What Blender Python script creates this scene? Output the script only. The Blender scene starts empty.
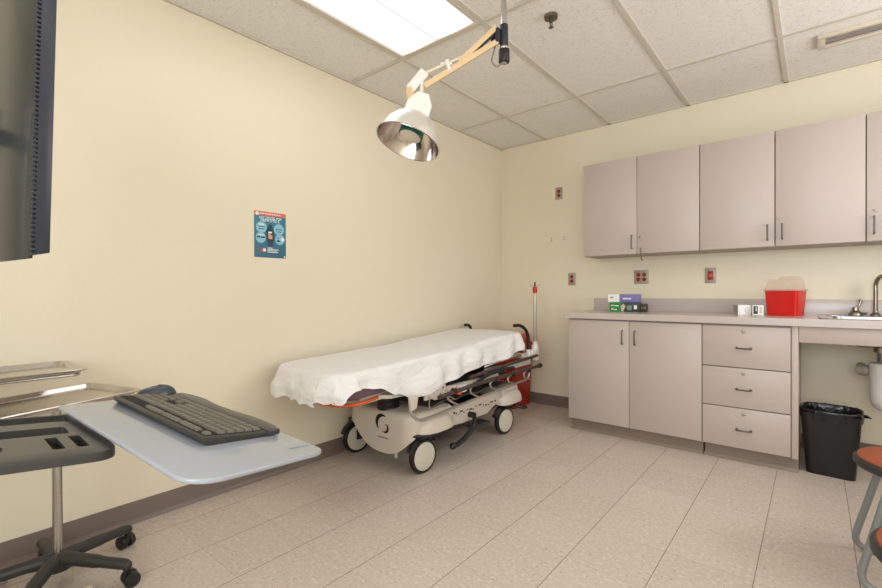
import bpy, bmesh, math, random
from mathutils import Vector, Matrix, noise
random.seed(7)
C = bpy.context.scene.collection
PI = math.pi

# ------------------------------------------------------------------ camera
scn = bpy.context.scene
cam_data = bpy.data.cameras.new('camera')
cam_data.sensor_width = 36.0
cam_data.sensor_fit = 'HORIZONTAL'
cam_data.lens = 450.844 / 882 * 36.0
cam_data.clip_start = 0.02
cam = bpy.data.objects.new('camera', cam_data)
C.objects.link(cam)
Fw = Vector((-0.63871362, 0.76942106, -0.00601214))
Rt = Vector((0.76944437, 0.63869921, -0.00432198))
Up = Rt.cross(Fw)
cam.matrix_world = Matrix(((Rt.x, Up.x, -Fw.x, 2.4857), (Rt.y, Up.y, -Fw.y, -3.974), (Rt.z, Up.z, -Fw.z, 1.091), (0, 0, 0, 1)))
scn.camera = cam

# ------------------------------------------------------------------ world, exposure
world = bpy.data.worlds.new('world')
world.use_nodes = True
world.node_tree.nodes['Background'].inputs[0].default_value = (0.9, 0.93, 1.0, 1)
world.node_tree.nodes['Background'].inputs[1].default_value = 0.3
scn.world = world
scn.view_settings.view_transform = 'Standard'
scn.view_settings.look = 'None'
scn.view_settings.exposure = -0.05
scn.view_settings.gamma = 1.0
scn.view_settings.use_curve_mapping = False
TROFFER = 5.6            # strength of the fluorescent diffusers
FRONT_FILL = 64         # fill light from an added, unseen window behind the camera
FILL_TILT = 3           # upward tilt of the added front fill, degrees

# room measures
H = 2.5366
XR, YF = 3.85, -5.35     # right wall and wall behind the camera

WX0, WX1, WZ0, WZ1 = 1.7, 3.7, 0.8, 2.2       # window added to the wall behind the camera for fill
def add_front_fill():
    l = bpy.data.lights.new('front_window_fill', 'AREA')
    l.shape = 'RECTANGLE'; l.size = WX1 - WX0 - 0.1; l.size_y = WZ1 - WZ0 - 0.1
    l.energy = FRONT_FILL; l.color = (0.90, 0.95, 1.0)
    o = bpy.data.objects.new('front_window_fill', l); C.objects.link(o)
    o.location = ((WX0 + WX1) / 2, YF + 0.02, (WZ0 + WZ1) / 2)
    o.rotation_euler = (math.radians(90 + FILL_TILT), 0, 0)
add_front_fill()
SIDE_FILL = 28              # fill from a window added to the right wall, outside the frame
VY0, VY1, VZ0, VZ1 = -1.9, -0.75, 1.1, 2.3
def add_side_fill():
    l = bpy.data.lights.new('side_window_fill', 'AREA')
    l.shape = 'RECTANGLE'; l.size = VY1 - VY0 - 0.1; l.size_y = VZ1 - VZ0 - 0.1
    l.energy = SIDE_FILL; l.color = (0.97, 0.975, 1.0)
    o = bpy.data.objects.new('side_window_fill', l); C.objects.link(o)
    o.location = (XR - 0.02, (VY0 + VY1) / 2, (VZ0 + VZ1) / 2)
    o.rotation_euler = (math.radians(90 + RTILT), 0, math.radians(90))
RTILT = 10.0
add_side_fill()

# ------------------------------------------------------------------ helpers
def lin(c):
    c = c / 255.0
    return c / 12.92 if c <= 0.04045 else ((c + 0.055) / 1.055) ** 2.4
def rgb(r, g, b): return (lin(r), lin(g), lin(b), 1.0)

def mat(name, col, rough=0.5, metal=0.0, bump=0.0, scale=60.0, var=0.0, vscale=8.0, spec=0.5, coat=0.0, aniso=None):
    m = bpy.data.materials.new(name); m.use_nodes = True
    nt = m.node_tree; b = nt.nodes['Principled BSDF']
    b.inputs['Base Color'].default_value = col
    b.inputs['Roughness'].default_value = rough
    b.inputs['Metallic'].default_value = metal
    b.inputs['Specular IOR Level'].default_value = spec
    b.inputs['Coat Weight'].default_value = coat
    tc = nt.nodes.new('ShaderNodeTexCoord')
    n = nt.nodes.new('ShaderNodeTexNoise'); n.inputs['Scale'].default_value = vscale
    n.inputs['Detail'].default_value = 4
    nt.links.new(tc.outputs['Object'], n.inputs['Vector'])
    if aniso:
        mp = nt.nodes.new('ShaderNodeMapping'); mp.inputs['Scale'].default_value = aniso
        nt.links.new(tc.outputs['Object'], mp.inputs[0]); nt.links.new(mp.outputs[0], n.inputs['Vector'])
    mx = nt.nodes.new('ShaderNodeMix'); mx.data_type = 'RGBA'
    v = max(var, 0.015)
    mx.inputs['A'].default_value = tuple(max(0, c * (1 - v)) for c in col[:3]) + (1,)
    mx.inputs['B'].default_value = tuple(min(1, c * (1 + v)) for c in col[:3]) + (1,)
    nt.links.new(n.outputs['Fac'], mx.inputs['Factor'])
    nt.links.new(mx.outputs['Result'], b.inputs['Base Color'])
    if bump:
        n2 = nt.nodes.new('ShaderNodeTexNoise'); n2.inputs['Scale'].default_value = scale
        bp = nt.nodes.new('ShaderNodeBump'); bp.inputs['Strength'].default_value = bump
        bp.inputs['Distance'].default_value = 0.002
        nt.links.new(tc.outputs['Object'], n2.inputs['Vector'])
        nt.links.new(n2.outputs['Fac'], bp.inputs['Height'])
        nt.links.new(bp.outputs[0], b.inputs['Normal'])
    return m

def glassy(name, col, alpha_mix=0.5, rough=0.15):
    m = bpy.data.materials.new(name); m.use_nodes = True
    nt = m.node_tree; b = nt.nodes['Principled BSDF']
    b.inputs['Base Color'].default_value = col
    b.inputs['Roughness'].default_value = rough
    tr = nt.nodes.new('ShaderNodeBsdfTransparent'); tr.inputs[0].default_value = tuple(0.82 + 0.18 * c for c in col[:3]) + (1,)
    mx = nt.nodes.new('ShaderNodeMixShader'); mx.inputs[0].default_value = alpha_mix
    nt.links.new(tr.outputs[0], mx.inputs[1]); nt.links.new(b.outputs[0], mx.inputs[2])
    nt.links.new(mx.outputs[0], nt.nodes['Material Output'].inputs[0])
    return m

class MB:
    def __init__(s): s.bm = bmesh.new()
    def _add(s, b2):
        me = bpy.data.meshes.new('t'); b2.to_mesh(me); b2.free(); s.bm.from_mesh(me); bpy.data.meshes.remove(me)
    def box(s, a, b, bev=0.0, seg=2, M=None):
        t = bmesh.new(); bmesh.ops.create_cube(t, size=1)
        a = Vector(a); b = Vector(b); c = (a + b) / 2; d = b - a
        for v in t.verts: v.co = Vector((v.co.x * abs(d.x), v.co.y * abs(d.y), v.co.z * abs(d.z))) + c
        if bev: bmesh.ops.bevel(t, geom=t.edges[:], offset=bev, segments=seg, profile=0.5, affect='EDGES')
        if M is not None: bmesh.ops.transform(t, matrix=M, verts=t.verts)
        s._add(t); return s
    def poly(s, pts, dirv, bev=0.0, seg=2, M=None):
        """outline (3D points) extruded by dirv"""
        t = bmesh.new(); vs = [t.verts.new(p) for p in pts]; f = t.faces.new(vs)
        r = bmesh.ops.extrude_face_region(t, geom=[f])
        bmesh.ops.translate(t, vec=Vector(dirv), verts=[v for v in r['geom'] if isinstance(v, bmesh.types.BMVert)])
        bmesh.ops.recalc_face_normals(t, faces=t.faces[:])
        if bev:
            es = [e for e in t.edges if len(e.link_faces) == 2 and any(len(fc.verts) == len(pts) and len(pts) > 4 or True for fc in e.link_faces) and e.calc_face_angle(0) > 0.6]
            bmesh.ops.bevel(t, geom=es, offset=bev, segments=seg, profile=0.5, affect='EDGES')
        if M is not None: bmesh.ops.transform(t, matrix=M, verts=t.verts)
        s._add(t); return s
    def cyl(s, p, q, r, r2=None, n=20, cap=True, bev=0):
        p = Vector(p); q = Vector(q); r2 = r if r2 is None else r2
        d = (q - p); L = d.length; d.normalize()
        t = bmesh.new(); bmesh.ops.create_cone(t, cap_ends=cap, segments=n, radius1=r, radius2=r2, depth=L)
        if bev: bmesh.ops.bevel(t, geom=[e for e in t.edges if e.calc_face_angle(0) > 1], offset=bev, segments=2, profile=0.5, affect='EDGES')
        bmesh.ops.transform(t, matrix=Matrix.Translation((p + q) / 2) @ d.to_track_quat('Z', 'Y').to_matrix().to_4x4(), verts=t.verts)
        s._add(t); return s
    def sph(s, c, r, sc=(1, 1, 1), M=None, n=16):
        t = bmesh.new(); bmesh.ops.create_uvsphere(t, u_segments=n, v_segments=max(8, n // 2 + 2), radius=r)
        for v in t.verts: v.co = Vector((v.co.x * sc[0], v.co.y * sc[1], v.co.z * sc[2]))
        if M is not None: bmesh.ops.transform(t, matrix=M, verts=t.verts)
        bmesh.ops.translate(t, vec=Vector(c), verts=t.verts); s._add(t); return s
    def tube(s, pts, r, n=10, smooth=0, closed=False, ry=None, rs=None):
        pts = [Vector(p) for p in pts]
        if smooth: pts = catmull(pts, smooth, closed)
        N = len(pts); t = bmesh.new(); rings = []; up = None
        for i, p in enumerate(pts):
            if closed: d = pts[(i + 1) % N] - pts[i - 1]
            else: d = pts[min(i + 1, N - 1)] - pts[max(i - 1, 0)]
            d.normalize()
            if up is None: up = Vector((0, 0, 1)) if abs(d.z) < 0.9 else Vector((1, 0, 0))
            u = (up - d * up.dot(d)).normalized(); w = d.cross(u); up = u
            k = rs[i * (len(rs) - 1) // max(1, N - 1)] if rs else 1
            rings.append([t.verts.new(p + (w * math.cos(2 * PI * j / n) * (ry or r) + u * math.sin(2 * PI * j / n) * r) * k) for j in range(n)])
        for i in range(N if closed else N - 1):
            a, b = rings[i], rings[(i + 1) % N]
            for j in range(n): t.faces.new((a[j], a[(j + 1) % n], b[(j + 1) % n], b[j]))
        if not closed: t.faces.new(rings[0][::-1]); t.faces.new(rings[-1])
        bmesh.ops.recalc_face_normals(t, faces=t.faces[:])
        s._add(t); return s
    def lathe(s, prof, c=(0, 0, 0), axis=(0, 0, 1), n=32, sc=(1, 1), close=False):
        """profile (r, z) turned about axis"""
        t = bmesh.new(); rings = []
        for r, z in prof: rings.append([t.verts.new((r * math.cos(2 * PI * j / n) * sc[0], r * math.sin(2 * PI * j / n) * sc[1], z)) for j in range(n)])
        for a, b in zip(rings[:-1], rings[1:]):
            for j in range(n): t.faces.new((a[j], a[(j + 1) % n], b[(j + 1) % n], b[j]))
        bmesh.ops.remove_doubles(t, verts=t.verts[:], dist=1e-6)
        if close: bmesh.ops.holes_fill(t, edges=t.edges[:], sides=0)
        bmesh.ops.recalc_face_normals(t, faces=t.faces[:])
        bmesh.ops.transform(t, matrix=Matrix.Translation(Vector(c)) @ Vector(axis).to_track_quat('Z', 'Y').to_matrix().to_4x4(), verts=t.verts)
        s._add(t); return s
    def grid(s, f, nu, nv, closed_u=False, thick=0.0):
        t = bmesh.new(); V = [[t.verts.new(f(i / nu, j / nv)) for j in range(nv + 1)] for i in range(nu if closed_u else nu + 1)]
        for i in range(nu):
            for j in range(nv):
                a = V[i]; b = V[(i + 1) % len(V)]
                t.faces.new((a[j], b[j], b[j + 1], a[j + 1]))
        bmesh.ops.recalc_face_normals(t, faces=t.faces[:])
        if thick: bmesh.ops.solidify(t, geom=t.faces[:], thickness=thick)
        s._add(t); return s

def catmull(p, k, closed=False):
    out = []; N = len(p); rng = range(N if closed else N - 1)
    for i in rng:
        if closed: a, b, c, d = p[i - 1], p[i], p[(i + 1) % N], p[(i + 2) % N]
        else: a, b, c, d = p[max(i - 1, 0)], p[i], p[i + 1], p[min(i + 2, N - 1)]
        for j in range(k):
            t = j / k
            out.append(0.5 * ((2 * b) + (c - a) * t + (2 * a - 5 * b + 4 * c - d) * t * t + (3 * b - a - 3 * c + d) * t ** 3))
    if not closed: out.append(p[-1])
    return out

ROOTLOC = {}
def part(name, mb, m, parent=None, label=None, smooth=35):
    """link a mesh built in world coordinates; re-based on its thing's own origin"""
    me = bpy.data.meshes.new(name)
    L = ROOTLOC.get(parent.name, Vector((0, 0, 0))) if parent is not None else Vector((0, 0, 0))
    bm = mb.bm
    if L.length: bmesh.ops.translate(bm, vec=-L, verts=bm.verts)
    bm.to_mesh(me); bm.free()
    if smooth:
        me.polygons.foreach_set('use_smooth', [True] * len(me.polygons))
        me.set_sharp_from_angle(angle=math.radians(smooth))
    o = bpy.data.objects.new(name, me); C.objects.link(o)
    for mm in (m if isinstance(m, (list, tuple)) else [m]): me.materials.append(mm)
    if parent is not None: o.parent = parent; ROOTLOC[o.name] = L
    if label: o['label'] = label
    return o
def thing(name, label, cat, loc=(0, 0, 0), group=None):
    o = bpy.data.objects.new(name, None); C.objects.link(o); o.location = loc; o.empty_display_size = 0.1
    o['label'] = label; o['category'] = cat
    if group: o['group'] = group
    ROOTLOC[o.name] = Vector(loc); return o
def solo(name, mb, m, label, cat, loc=(0, 0, 0), group=None, smooth=35):
    """a thing that is one mesh, origin at loc"""
    L = Vector(loc); bmesh.ops.translate(mb.bm, vec=-L, verts=mb.bm.verts)
    o = part(name, mb, m, None, smooth=smooth); o.location = L; ROOTLOC[o.name] = L
    o['label'] = label; o['category'] = cat
    if group: o['group'] = group
    return o
def struct(name, mb, m, parent=None, smooth=0):
    o = part(name, mb, m, parent, smooth=smooth)
    if parent is None: o['kind'] = 'structure'
    return o
def copy_tree(o, parent=None):
    c = o.copy(); C.objects.link(c)
    if parent is not None: c.parent = parent
    for ch in list(o.children): copy_tree(ch, c)
    return c
def text_mb(s, origin, right, up, size, depth=0.0004, align='LEFT', bold=0.0):
    cu = bpy.data.curves.new('t', 'FONT'); cu.body = s; cu.size = 1; cu.align_x = align; cu.extrude = 0; cu.offset = bold
    o = bpy.data.objects.new('t', cu); C.objects.link(o)
    dg = bpy.context.evaluated_depsgraph_get(); me = bpy.data.meshes.new_from_object(o.evaluated_get(dg))
    bpy.data.objects.remove(o); bpy.data.curves.remove(cu)
    r = Vector(right).normalized(); u = Vector(up).normalized(); n = r.cross(u)
    O = Vector(origin)
    for v in me.vertices: v.co = O + r * v.co.x * size + u * v.co.y * size + n * depth
    mb = MB(); mb.bm.from_mesh(me); bpy.data.meshes.remove(me)
    return mb
def rounded(pts, rads, k=6):
    """2D polygon with rounded corners"""
    out = []; N = len(pts)
    for i in range(N):
        p = Vector(pts[i]); a = Vector(pts[i - 1]); b = Vector(pts[(i + 1) % N]); r = rads[i] if isinstance(rads, (list, tuple)) else rads
        if r <= 0: out.append(p); continue
        da = (a - p).normalized(); db = (b - p).normalized()
        h = math.acos(max(-1, min(1, da.dot(db)))) / 2
        L = min(r / math.tan(h), (a - p).length * 0.49, (b - p).length * 0.49)
        for j in range(k + 1):
            t = j / k
            out.append((p + da * L) * (1 - t) ** 2 + p * 2 * t * (1 - t) + (p + db * L) * t * t)
    return out
def rect2(x0, y0, x1, y1): return [Vector((x0, y0)), Vector((x1, y0)), Vector((x1, y1)), Vector((x0, y1))]
def boolean_cut(o, cutter_mb):
    me = bpy.data.meshes.new('cut'); bpy.context.view_layer.update(); cutter_mb.bm.to_mesh(me); cutter_mb.bm.free()
    c = bpy.data.objects.new('cut', me); C.objects.link(c); c.matrix_world = o.matrix_world.copy()
    m = o.modifiers.new('b', 'BOOLEAN'); m.object = c; m.operation = 'DIFFERENCE'; m.solver = 'EXACT'
    bpy.context.view_layer.update()
    dg = bpy.context.evaluated_depsgraph_get(); dg.update()
    nm = bpy.data.meshes.new_from_object(o.evaluated_get(dg))
    o.modifiers.clear(); o.data = nm
    bpy.data.objects.remove(c)

# ------------------------------------------------------------------ materials
def node_math(nt, op, a, b=None):
    n = nt.nodes.new('ShaderNodeMath'); n.operation = op
    for i, v in enumerate((a, b)):
        if v is None: continue
        if isinstance(v, (int, float)): n.inputs[i].default_value = v
        else: nt.links.new(v, n.inputs[i])
    return n.outputs[0]
def mixc(nt, f, a, b):
    n = nt.nodes.new('ShaderNodeMix'); n.data_type = 'RGBA'
    for k, v in (('Factor', f), ('A', a), ('B', b)):
        if isinstance(v, (int, float)) or isinstance(v, tuple): n.inputs[k].default_value = v
        else: nt.links.new(v, n.inputs[k])
    return n.outputs['Result']

def mat_floor():
    m = bpy.data.materials.new('vinyl_tile'); m.use_nodes = True; nt = m.node_tree; b = nt.nodes['Principled BSDF']
    tc = nt.nodes.new('ShaderNodeTexCoord'); sp = nt.nodes.new('ShaderNodeSeparateXYZ'); nt.links.new(tc.outputs['Object'], sp.inputs[0])
    T = 0.3048
    def seam(out, off, w):
        a = node_math(nt, 'SUBTRACT', out, off); a = node_math(nt, 'DIVIDE', a, T); a = node_math(nt, 'FRACT', a)
        a = node_math(nt, 'SUBTRACT', a, 0.5); a = node_math(nt, 'ABSOLUTE', a)
        return node_math(nt, 'GREATER_THAN', a, 0.5 - w / T / 2)
    sx = seam(sp.outputs[0], 1.3944, 0.0035); sy = seam(sp.outputs[1], -1.02, 0.0016)
    # per tile tone
    fx = node_math(nt, 'FLOOR', node_math(nt, 'DIVIDE', node_math(nt, 'SUBTRACT', sp.outputs[0], 1.3944), T))
    fy = node_math(nt, 'FLOOR', node_math(nt, 'DIVIDE', node_math(nt, 'SUBTRACT', sp.outputs[1], -1.02), T))
    cb = nt.nodes.new('ShaderNodeCombineXYZ'); nt.links.new(fx, cb.inputs[0]); nt.links.new(fy, cb.inputs[1])
    wn = nt.nodes.new('ShaderNodeTexWhiteNoise'); nt.links.new(cb.outputs[0], wn.inputs[0])
    base = mixc(nt, wn.outputs['Value'], rgb(203, 188, 176), rgb(210, 196, 184))
    # speckles
    mp = nt.nodes.new('ShaderNodeMapping'); mp.inputs['Scale'].default_value = (1, 1.6, 1); nt.links.new(tc.outputs['Object'], mp.inputs[0])
    n1 = nt.nodes.new('ShaderNodeTexNoise'); n1.inputs['Scale'].default_value = 68; n1.inputs['Detail'].default_value = 3; nt.links.new(mp.outputs[0], n1.inputs[0])
    r1 = nt.nodes.new('ShaderNodeValToRGB'); r1.color_ramp.elements[0].position = 0.60; r1.color_ramp.elements[1].position = 0.70; nt.links.new(n1.outputs['Fac'], r1.inputs[0])
    n2 = nt.nodes.new('ShaderNodeTexNoise'); n2.inputs['Scale'].default_value = 60; n2.inputs['Detail'].default_value = 4; nt.links.new(tc.outputs['Object'], n2.inputs[0])
    r2 = nt.nodes.new('ShaderNodeValToRGB'); r2.color_ramp.elements[0].position = 0.5; r2.color_ramp.elements[1].position = 0.68; nt.links.new(n2.outputs['Fac'], r2.inputs[0])
    c = mixc(nt, node_math(nt, 'MULTIPLY', r2.outputs[0], 0.45), base, rgb(240, 228, 214))
    c = mixc(nt, node_math(nt, 'MULTIPLY', r1.outputs[0], 0.6), c, rgb(134, 108, 90))
    n3 = nt.nodes.new('ShaderNodeTexNoise'); n3.inputs['Scale'].default_value = 2.2; n3.inputs['Detail'].default_value = 5; nt.links.new(tc.outputs['Object'], n3.inputs[0])
    c = mixc(nt, node_math(nt, 'MULTIPLY', n3.outputs['Fac'], 0.25), c, rgb(190, 176, 163))
    c = mixc(nt, node_math(nt, 'MULTIPLY', sx, 0.75), c, rgb(98, 80, 68))
    c = mixc(nt, node_math(nt, 'MULTIPLY', sy, 0.45), c, rgb(110, 92, 80))
    nt.links.new(c, b.inputs['Base Color'])
    rr = node_math(nt, 'ADD', node_math(nt, 'MULTIPLY', n3.outputs['Fac'], 0.2), 0.30)
    nt.links.new(rr, b.inputs['Roughness']); b.inputs['Specular IOR Level'].default_value = 0.45
    return m
def mat_wall():
    m = bpy.data.materials.new('cream_paint'); m.use_nodes = True; nt = m.node_tree; b = nt.nodes['Principled BSDF']
    tc = nt.nodes.new('ShaderNodeTexCoord')
    n = nt.nodes.new('ShaderNodeTexNoise'); n.inputs['Scale'].default_value = 1.6; n.inputs['Detail'].default_value = 6; nt.links.new(tc.outputs['Object'], n.inputs[0])
    c = mixc(nt, n.outputs['Fac'], rgb(233, 223, 198), rgb(236, 227, 204))
    # scuffs: thin sparse grey marks
    mp = nt.nodes.new('ShaderNodeMapping'); mp.inputs['Scale'].default_value = (1, 1, 2.5); nt.links.new(tc.outputs['Object'], mp.inputs[0])
    n2 = nt.nodes.new('ShaderNodeTexNoise'); n2.inputs['Scale'].default_value = 7; n2.inputs['Detail'].default_value = 8; n2.inputs['Roughness'].default_value = 0.75; nt.links.new(mp.outputs[0], n2.inputs[0])
    r = nt.nodes.new('ShaderNodeValToRGB'); r.color_ramp.elements[0].position = 0.74; r.color_ramp.elements[1].position = 0.80; nt.links.new(n2.outputs['Fac'], r.inputs[0])
    c = mixc(nt, node_math(nt, 'MULTIPLY', r.outputs[0], 0.25), c, rgb(150, 138, 118))
    nt.links.new(c, b.inputs['Base Color'])
    b.inputs['Roughness'].default_value = 0.38; b.inputs['Specular IOR Level'].default_value = 0.35
    n3 = nt.nodes.new('ShaderNodeTexNoise'); n3.inputs['Scale'].default_value = 55; nt.links.new(tc.outputs['Object'], n3.inputs[0])
    bp = nt.nodes.new('ShaderNodeBump'); bp.inputs['Strength'].default_value = 0.25; bp.inputs['Distance'].default_value = 0.002
    nt.links.new(n3.outputs['Fac'], bp.inputs['Height']); nt.links.new(bp.outputs[0], b.inputs['Normal'])
    return m
def mat_ceiling():
    m = bpy.data.materials.new('acoustic_tile'); m.use_nodes = True; nt = m.node_tree; b = nt.nodes['Principled BSDF']
    tc = nt.nodes.new('ShaderNodeTexCoord')
    n = nt.nodes.new('ShaderNodeTexNoise'); n.inputs['Scale'].default_value = 90; n.inputs['Detail'].default_value = 3; nt.links.new(tc.outputs['Object'], n.inputs[0])
    r = nt.nodes.new('ShaderNodeValToRGB'); r.color_ramp.elements[0].position = 0.56; r.color_ramp.elements[1].position = 0.68; nt.links.new(n.outputs['Fac'], r.inputs[0])
    n2 = nt.nodes.new('ShaderNodeTexNoise'); n2.inputs['Scale'].default_value = 1.3; n2.inputs['Detail'].default_value = 4; nt.links.new(tc.outputs['Object'], n2.inputs[0])
    c = mixc(nt, n2.outputs['Fac'], rgb(234, 230, 222), rgb(240, 236, 229))
    c = mixc(nt, node_math(nt, 'MULTIPLY', r.outputs[0], 0.28), c, rgb(168, 158, 146))
    nt.links.new(c, b.inputs['Base Color']); b.inputs['Roughness'].default_value = 0.95; b.inputs['Specular IOR Level'].default_value = 0.1
    bp = nt.nodes.new('ShaderNodeBump'); bp.inputs['Strength'].default_value = 0.5; bp.inputs['Distance'].default_value = 0.003; bp.invert = True
    nt.links.new(r.outputs[0], bp.inputs['Height']); nt.links.new(bp.outputs[0], b.inputs['Normal'])
    return m
def mat_diffuser():
    m = bpy.data.materials.new('lit_prismatic_diffuser'); m.use_nodes = True; nt = m.node_tree
    nt.nodes.remove(nt.nodes['Principled BSDF'])
    e = nt.nodes.new('ShaderNodeEmission'); e.inputs['Color'].default_value = (1.0, 0.99, 0.985, 1)
    tc = nt.nodes.new('ShaderNodeTexCoord'); sp = nt.nodes.new('ShaderNodeSeparateXYZ'); nt.links.new(tc.outputs['Object'], sp.inputs[0])
    # two pairs of tubes behind the lens: a broad dimmer band between them
    a = node_math(nt, 'ABSOLUTE', node_math(nt, 'SUBTRACT', node_math(nt, 'ABSOLUTE', sp.outputs[0]), 0.135))
    a = node_math(nt, 'MULTIPLY', node_math(nt, 'MULTIPLY', a, a), 300.0)
    a = node_math(nt, 'DIVIDE', 1.05, node_math(nt, 'ADD', 1.0, a))
    nt.links.new(node_math(nt, 'MULTIPLY', a, TROFFER), e.inputs['Strength'])
    nt.links.new(e.outputs[0], nt.nodes['Material Output'].inputs[0]); return m

M_floor = mat_floor(); M_wall = mat_wall(); M_ceil = mat_ceiling(); M_diff = mat_diffuser()
M_tbar = mat('tbar_metal', rgb(208, 200, 186), 0.5)
M_base = mat('vinyl_base', rgb(124, 110, 102), 0.42, var=0.06, vscale=5)
M_lam = mat('taupe_laminate', rgb(191, 178, 170), 0.42, var=0.025, vscale=35, aniso=(6, 6, 1))
M_lamedge = mat('laminate_edge', rgb(168, 155, 148), 0.45)
M_gap = mat('cabinet_gap', rgb(70, 60, 54), 0.8)
M_counter = mat('counter_laminate', rgb(198, 186, 180), 0.22, var=0.05, vscale=130)
M_toe = mat('toe_kick_vinyl', rgb(138, 122, 110), 0.4, var=0.05, vscale=4)
M_steel = mat('brushed_steel', rgb(190, 188, 184), 0.24, 1.0, var=0.06, vscale=30, aniso=(1, 30, 30))
M_chrome = mat('chrome', rgb(205, 205, 205), 0.12, 1.0)
M_darkmetal = mat('pewter_pull', rgb(104, 99, 94), 0.4, 0.7)
M_plate = mat('steel_plate', rgb(170, 162, 148), 0.45, 0.35)
M_redplug = mat('red_receptacle', rgb(150, 38, 24), 0.4)
M_black = mat('black_plastic', rgb(30, 29, 30), 0.42, var=0.1)
M_black2 = mat('charcoal_plastic', rgb(52, 50, 47), 0.5, bump=0.15, scale=400)
M_dark = mat('dark_hole', rgb(14, 13, 13), 0.8)
M_white = mat('white_enamel', rgb(232, 228, 220), 0.3)
M_beige = mat('beige_enamel', rgb(214, 202, 184), 0.35, var=0.04)
M_tan = mat('tan_arm', rgb(222, 192, 150), 0.45)

# ------------------------------------------------------------------ room shell
T = 0.3048
struct('floor', MB().box((-0.1, YF - 0.1, -0.1), (XR + 0.1, 0.1, 0)), M_floor)
struct('wall_left', MB().box((-0.1, YF - 0.1, 0), (0, 0.1, H + 0.06)), M_wall)
wb = struct('wall_back', MB().box((0, 0, 0), (XR + 0.1, 0.1, H + 0.06)), M_wall)
struct('wall_right', MB().box((XR, YF - 0.1, 0), (XR + 0.1, 0, VZ0)).box((XR, YF - 0.1, VZ1), (XR + 0.1, 0, H + 0.06)).box((XR, YF - 0.1, VZ0), (XR + 0.1, VY0, VZ1)).box((XR, VY1, VZ0), (XR + 0.1, 0, VZ1)), M_wall)
f = MB()
for a, b in (((VY0, VZ0), (VY0 + 0.05, VZ1)), ((VY1 - 0.05, VZ0), (VY1, VZ1)), ((VY0 + 0.05, VZ0), (VY1 - 0.05, VZ0 + 0.05)), ((VY0 + 0.05, VZ1 - 0.05), (VY1 - 0.05, VZ1))):
    f.box((XR + 0.04, a[0], a[1]), (XR + 0.08, b[0], b[1]))
wn2 = struct('added_window_2', f, mat('added_side_window_paint', rgb(225, 222, 214), 0.4))  # unseen side window, added so its area light brightens the far end
struct('added_window_pane', MB().box((XR + 0.056, VY0 + 0.05, VZ0 + 0.05), (XR + 0.062, VY1 - 0.05, VZ1 - 0.05)), glassy('added_side_window_glass', rgb(220, 230, 232), 0.12, 0.05), wn2)
struct('wall_front', MB().box((0, YF - 0.1, 0), (XR, YF, WZ0)).box((0, YF - 0.1, WZ1), (XR, YF, H + 0.06)).box((0, YF - 0.1, WZ0), (WX0, YF, WZ1)).box((WX1, YF - 0.1, WZ0), (XR, YF, WZ1)), M_wall)
f = MB(); wm = (WX0 + WX1) / 2
for a, b in (((WX0, WZ0), (WX0 + 0.05, WZ1)), ((WX1 - 0.05, WZ0), (WX1, WZ1)), ((WX0 + 0.05, WZ0), (WX1 - 0.05, WZ0 + 0.05)), ((WX0 + 0.05, WZ1 - 0.05), (WX1 - 0.05, WZ1)), ((wm - 0.025, WZ0 + 0.05), (wm + 0.025, WZ1 - 0.05))):
    f.box((a[0], YF - 0.08, a[1]), (b[0], YF - 0.04, b[1]))
wn = struct('added_window_1', f, mat('added_window_frame_paint', rgb(225, 222, 214), 0.4))  # made-up front window, added to carry the fill light
struct('added_window_pane', MB().box((WX0 + 0.05, YF - 0.066, WZ0 + 0.05), (WX1 - 0.05, YF - 0.06, WZ1 - 0.05)), glassy('added_window_glass', rgb(220, 230, 232), 0.12, 0.05), wn)
ceil = struct('ceiling', MB().box((-0.1, YF - 0.1, H + 0.012), (XR + 0.1, 0.1, H + 0.1)), M_ceil)
g = MB()
gx = [0.5004 + k * 2 * T for k in range(-0, 6)]
gy = [-0.7303 - k * 4 * T for k in range(0, 4)]
for x in gx: g.box((x - 0.012, YF, H), (x + 0.012, 0, H + 0.014))
for y in gy: g.box((0, y - 0.012, H + 0.0005), (XR, y + 0.012, H + 0.014))
g.box((0, YF, H), (0.02, 0, H + 0.014)); g.box((0, -0.02, H), (XR, 0, H + 0.014))
g.box((XR - 0.02, YF, H), (XR, 0, H + 0.014)); g.box((0, YF, H), (XR, YF + 0.02, H + 0.014))
struct('ceiling_grid', g, M_tbar, ceil)
for x, z in ((0.556, 1.588), (0.556, 1.566), (0.682, 1.594), (0.682, 1.572)):
    struct('screw_hole', MB().cyl((x, 0.001, z), (x, -0.0015, z), 0.0045, n=10), M_dark, wb)
def base(name, pts):
    mb = MB()
    for (x0, y0, x1, y1) in pts:
        mb.box((x0, y0, 0), (x1, y1, 0.1016), 0.0015)
    return mb
mb = base('l', [(0, YF, 0.006, 0)]); mb.poly([(0.006, YF, 0), (0.016, YF, 0), (0.010, YF, 0.008), (0.006, YF, 0.02)], (0, -YF, 0))
struct('baseboard_left', mb, M_base)
mb = base('b', [(0.006, -0.006, 0.99, 0), (2.41, -0.006, XR, 0)]); mb.poly([(0.006, -0.006, 0), (0.006, -0.016, 0), (0.006, -0.010, 0.008), (0.006, -0.006, 0.02)], (0.98, 0, 0))
struct('baseboard_back', mb, M_base)
struct('baseboard_right', base('r', [(XR - 0.006, YF, XR, -0.6)]), M_base)

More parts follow.
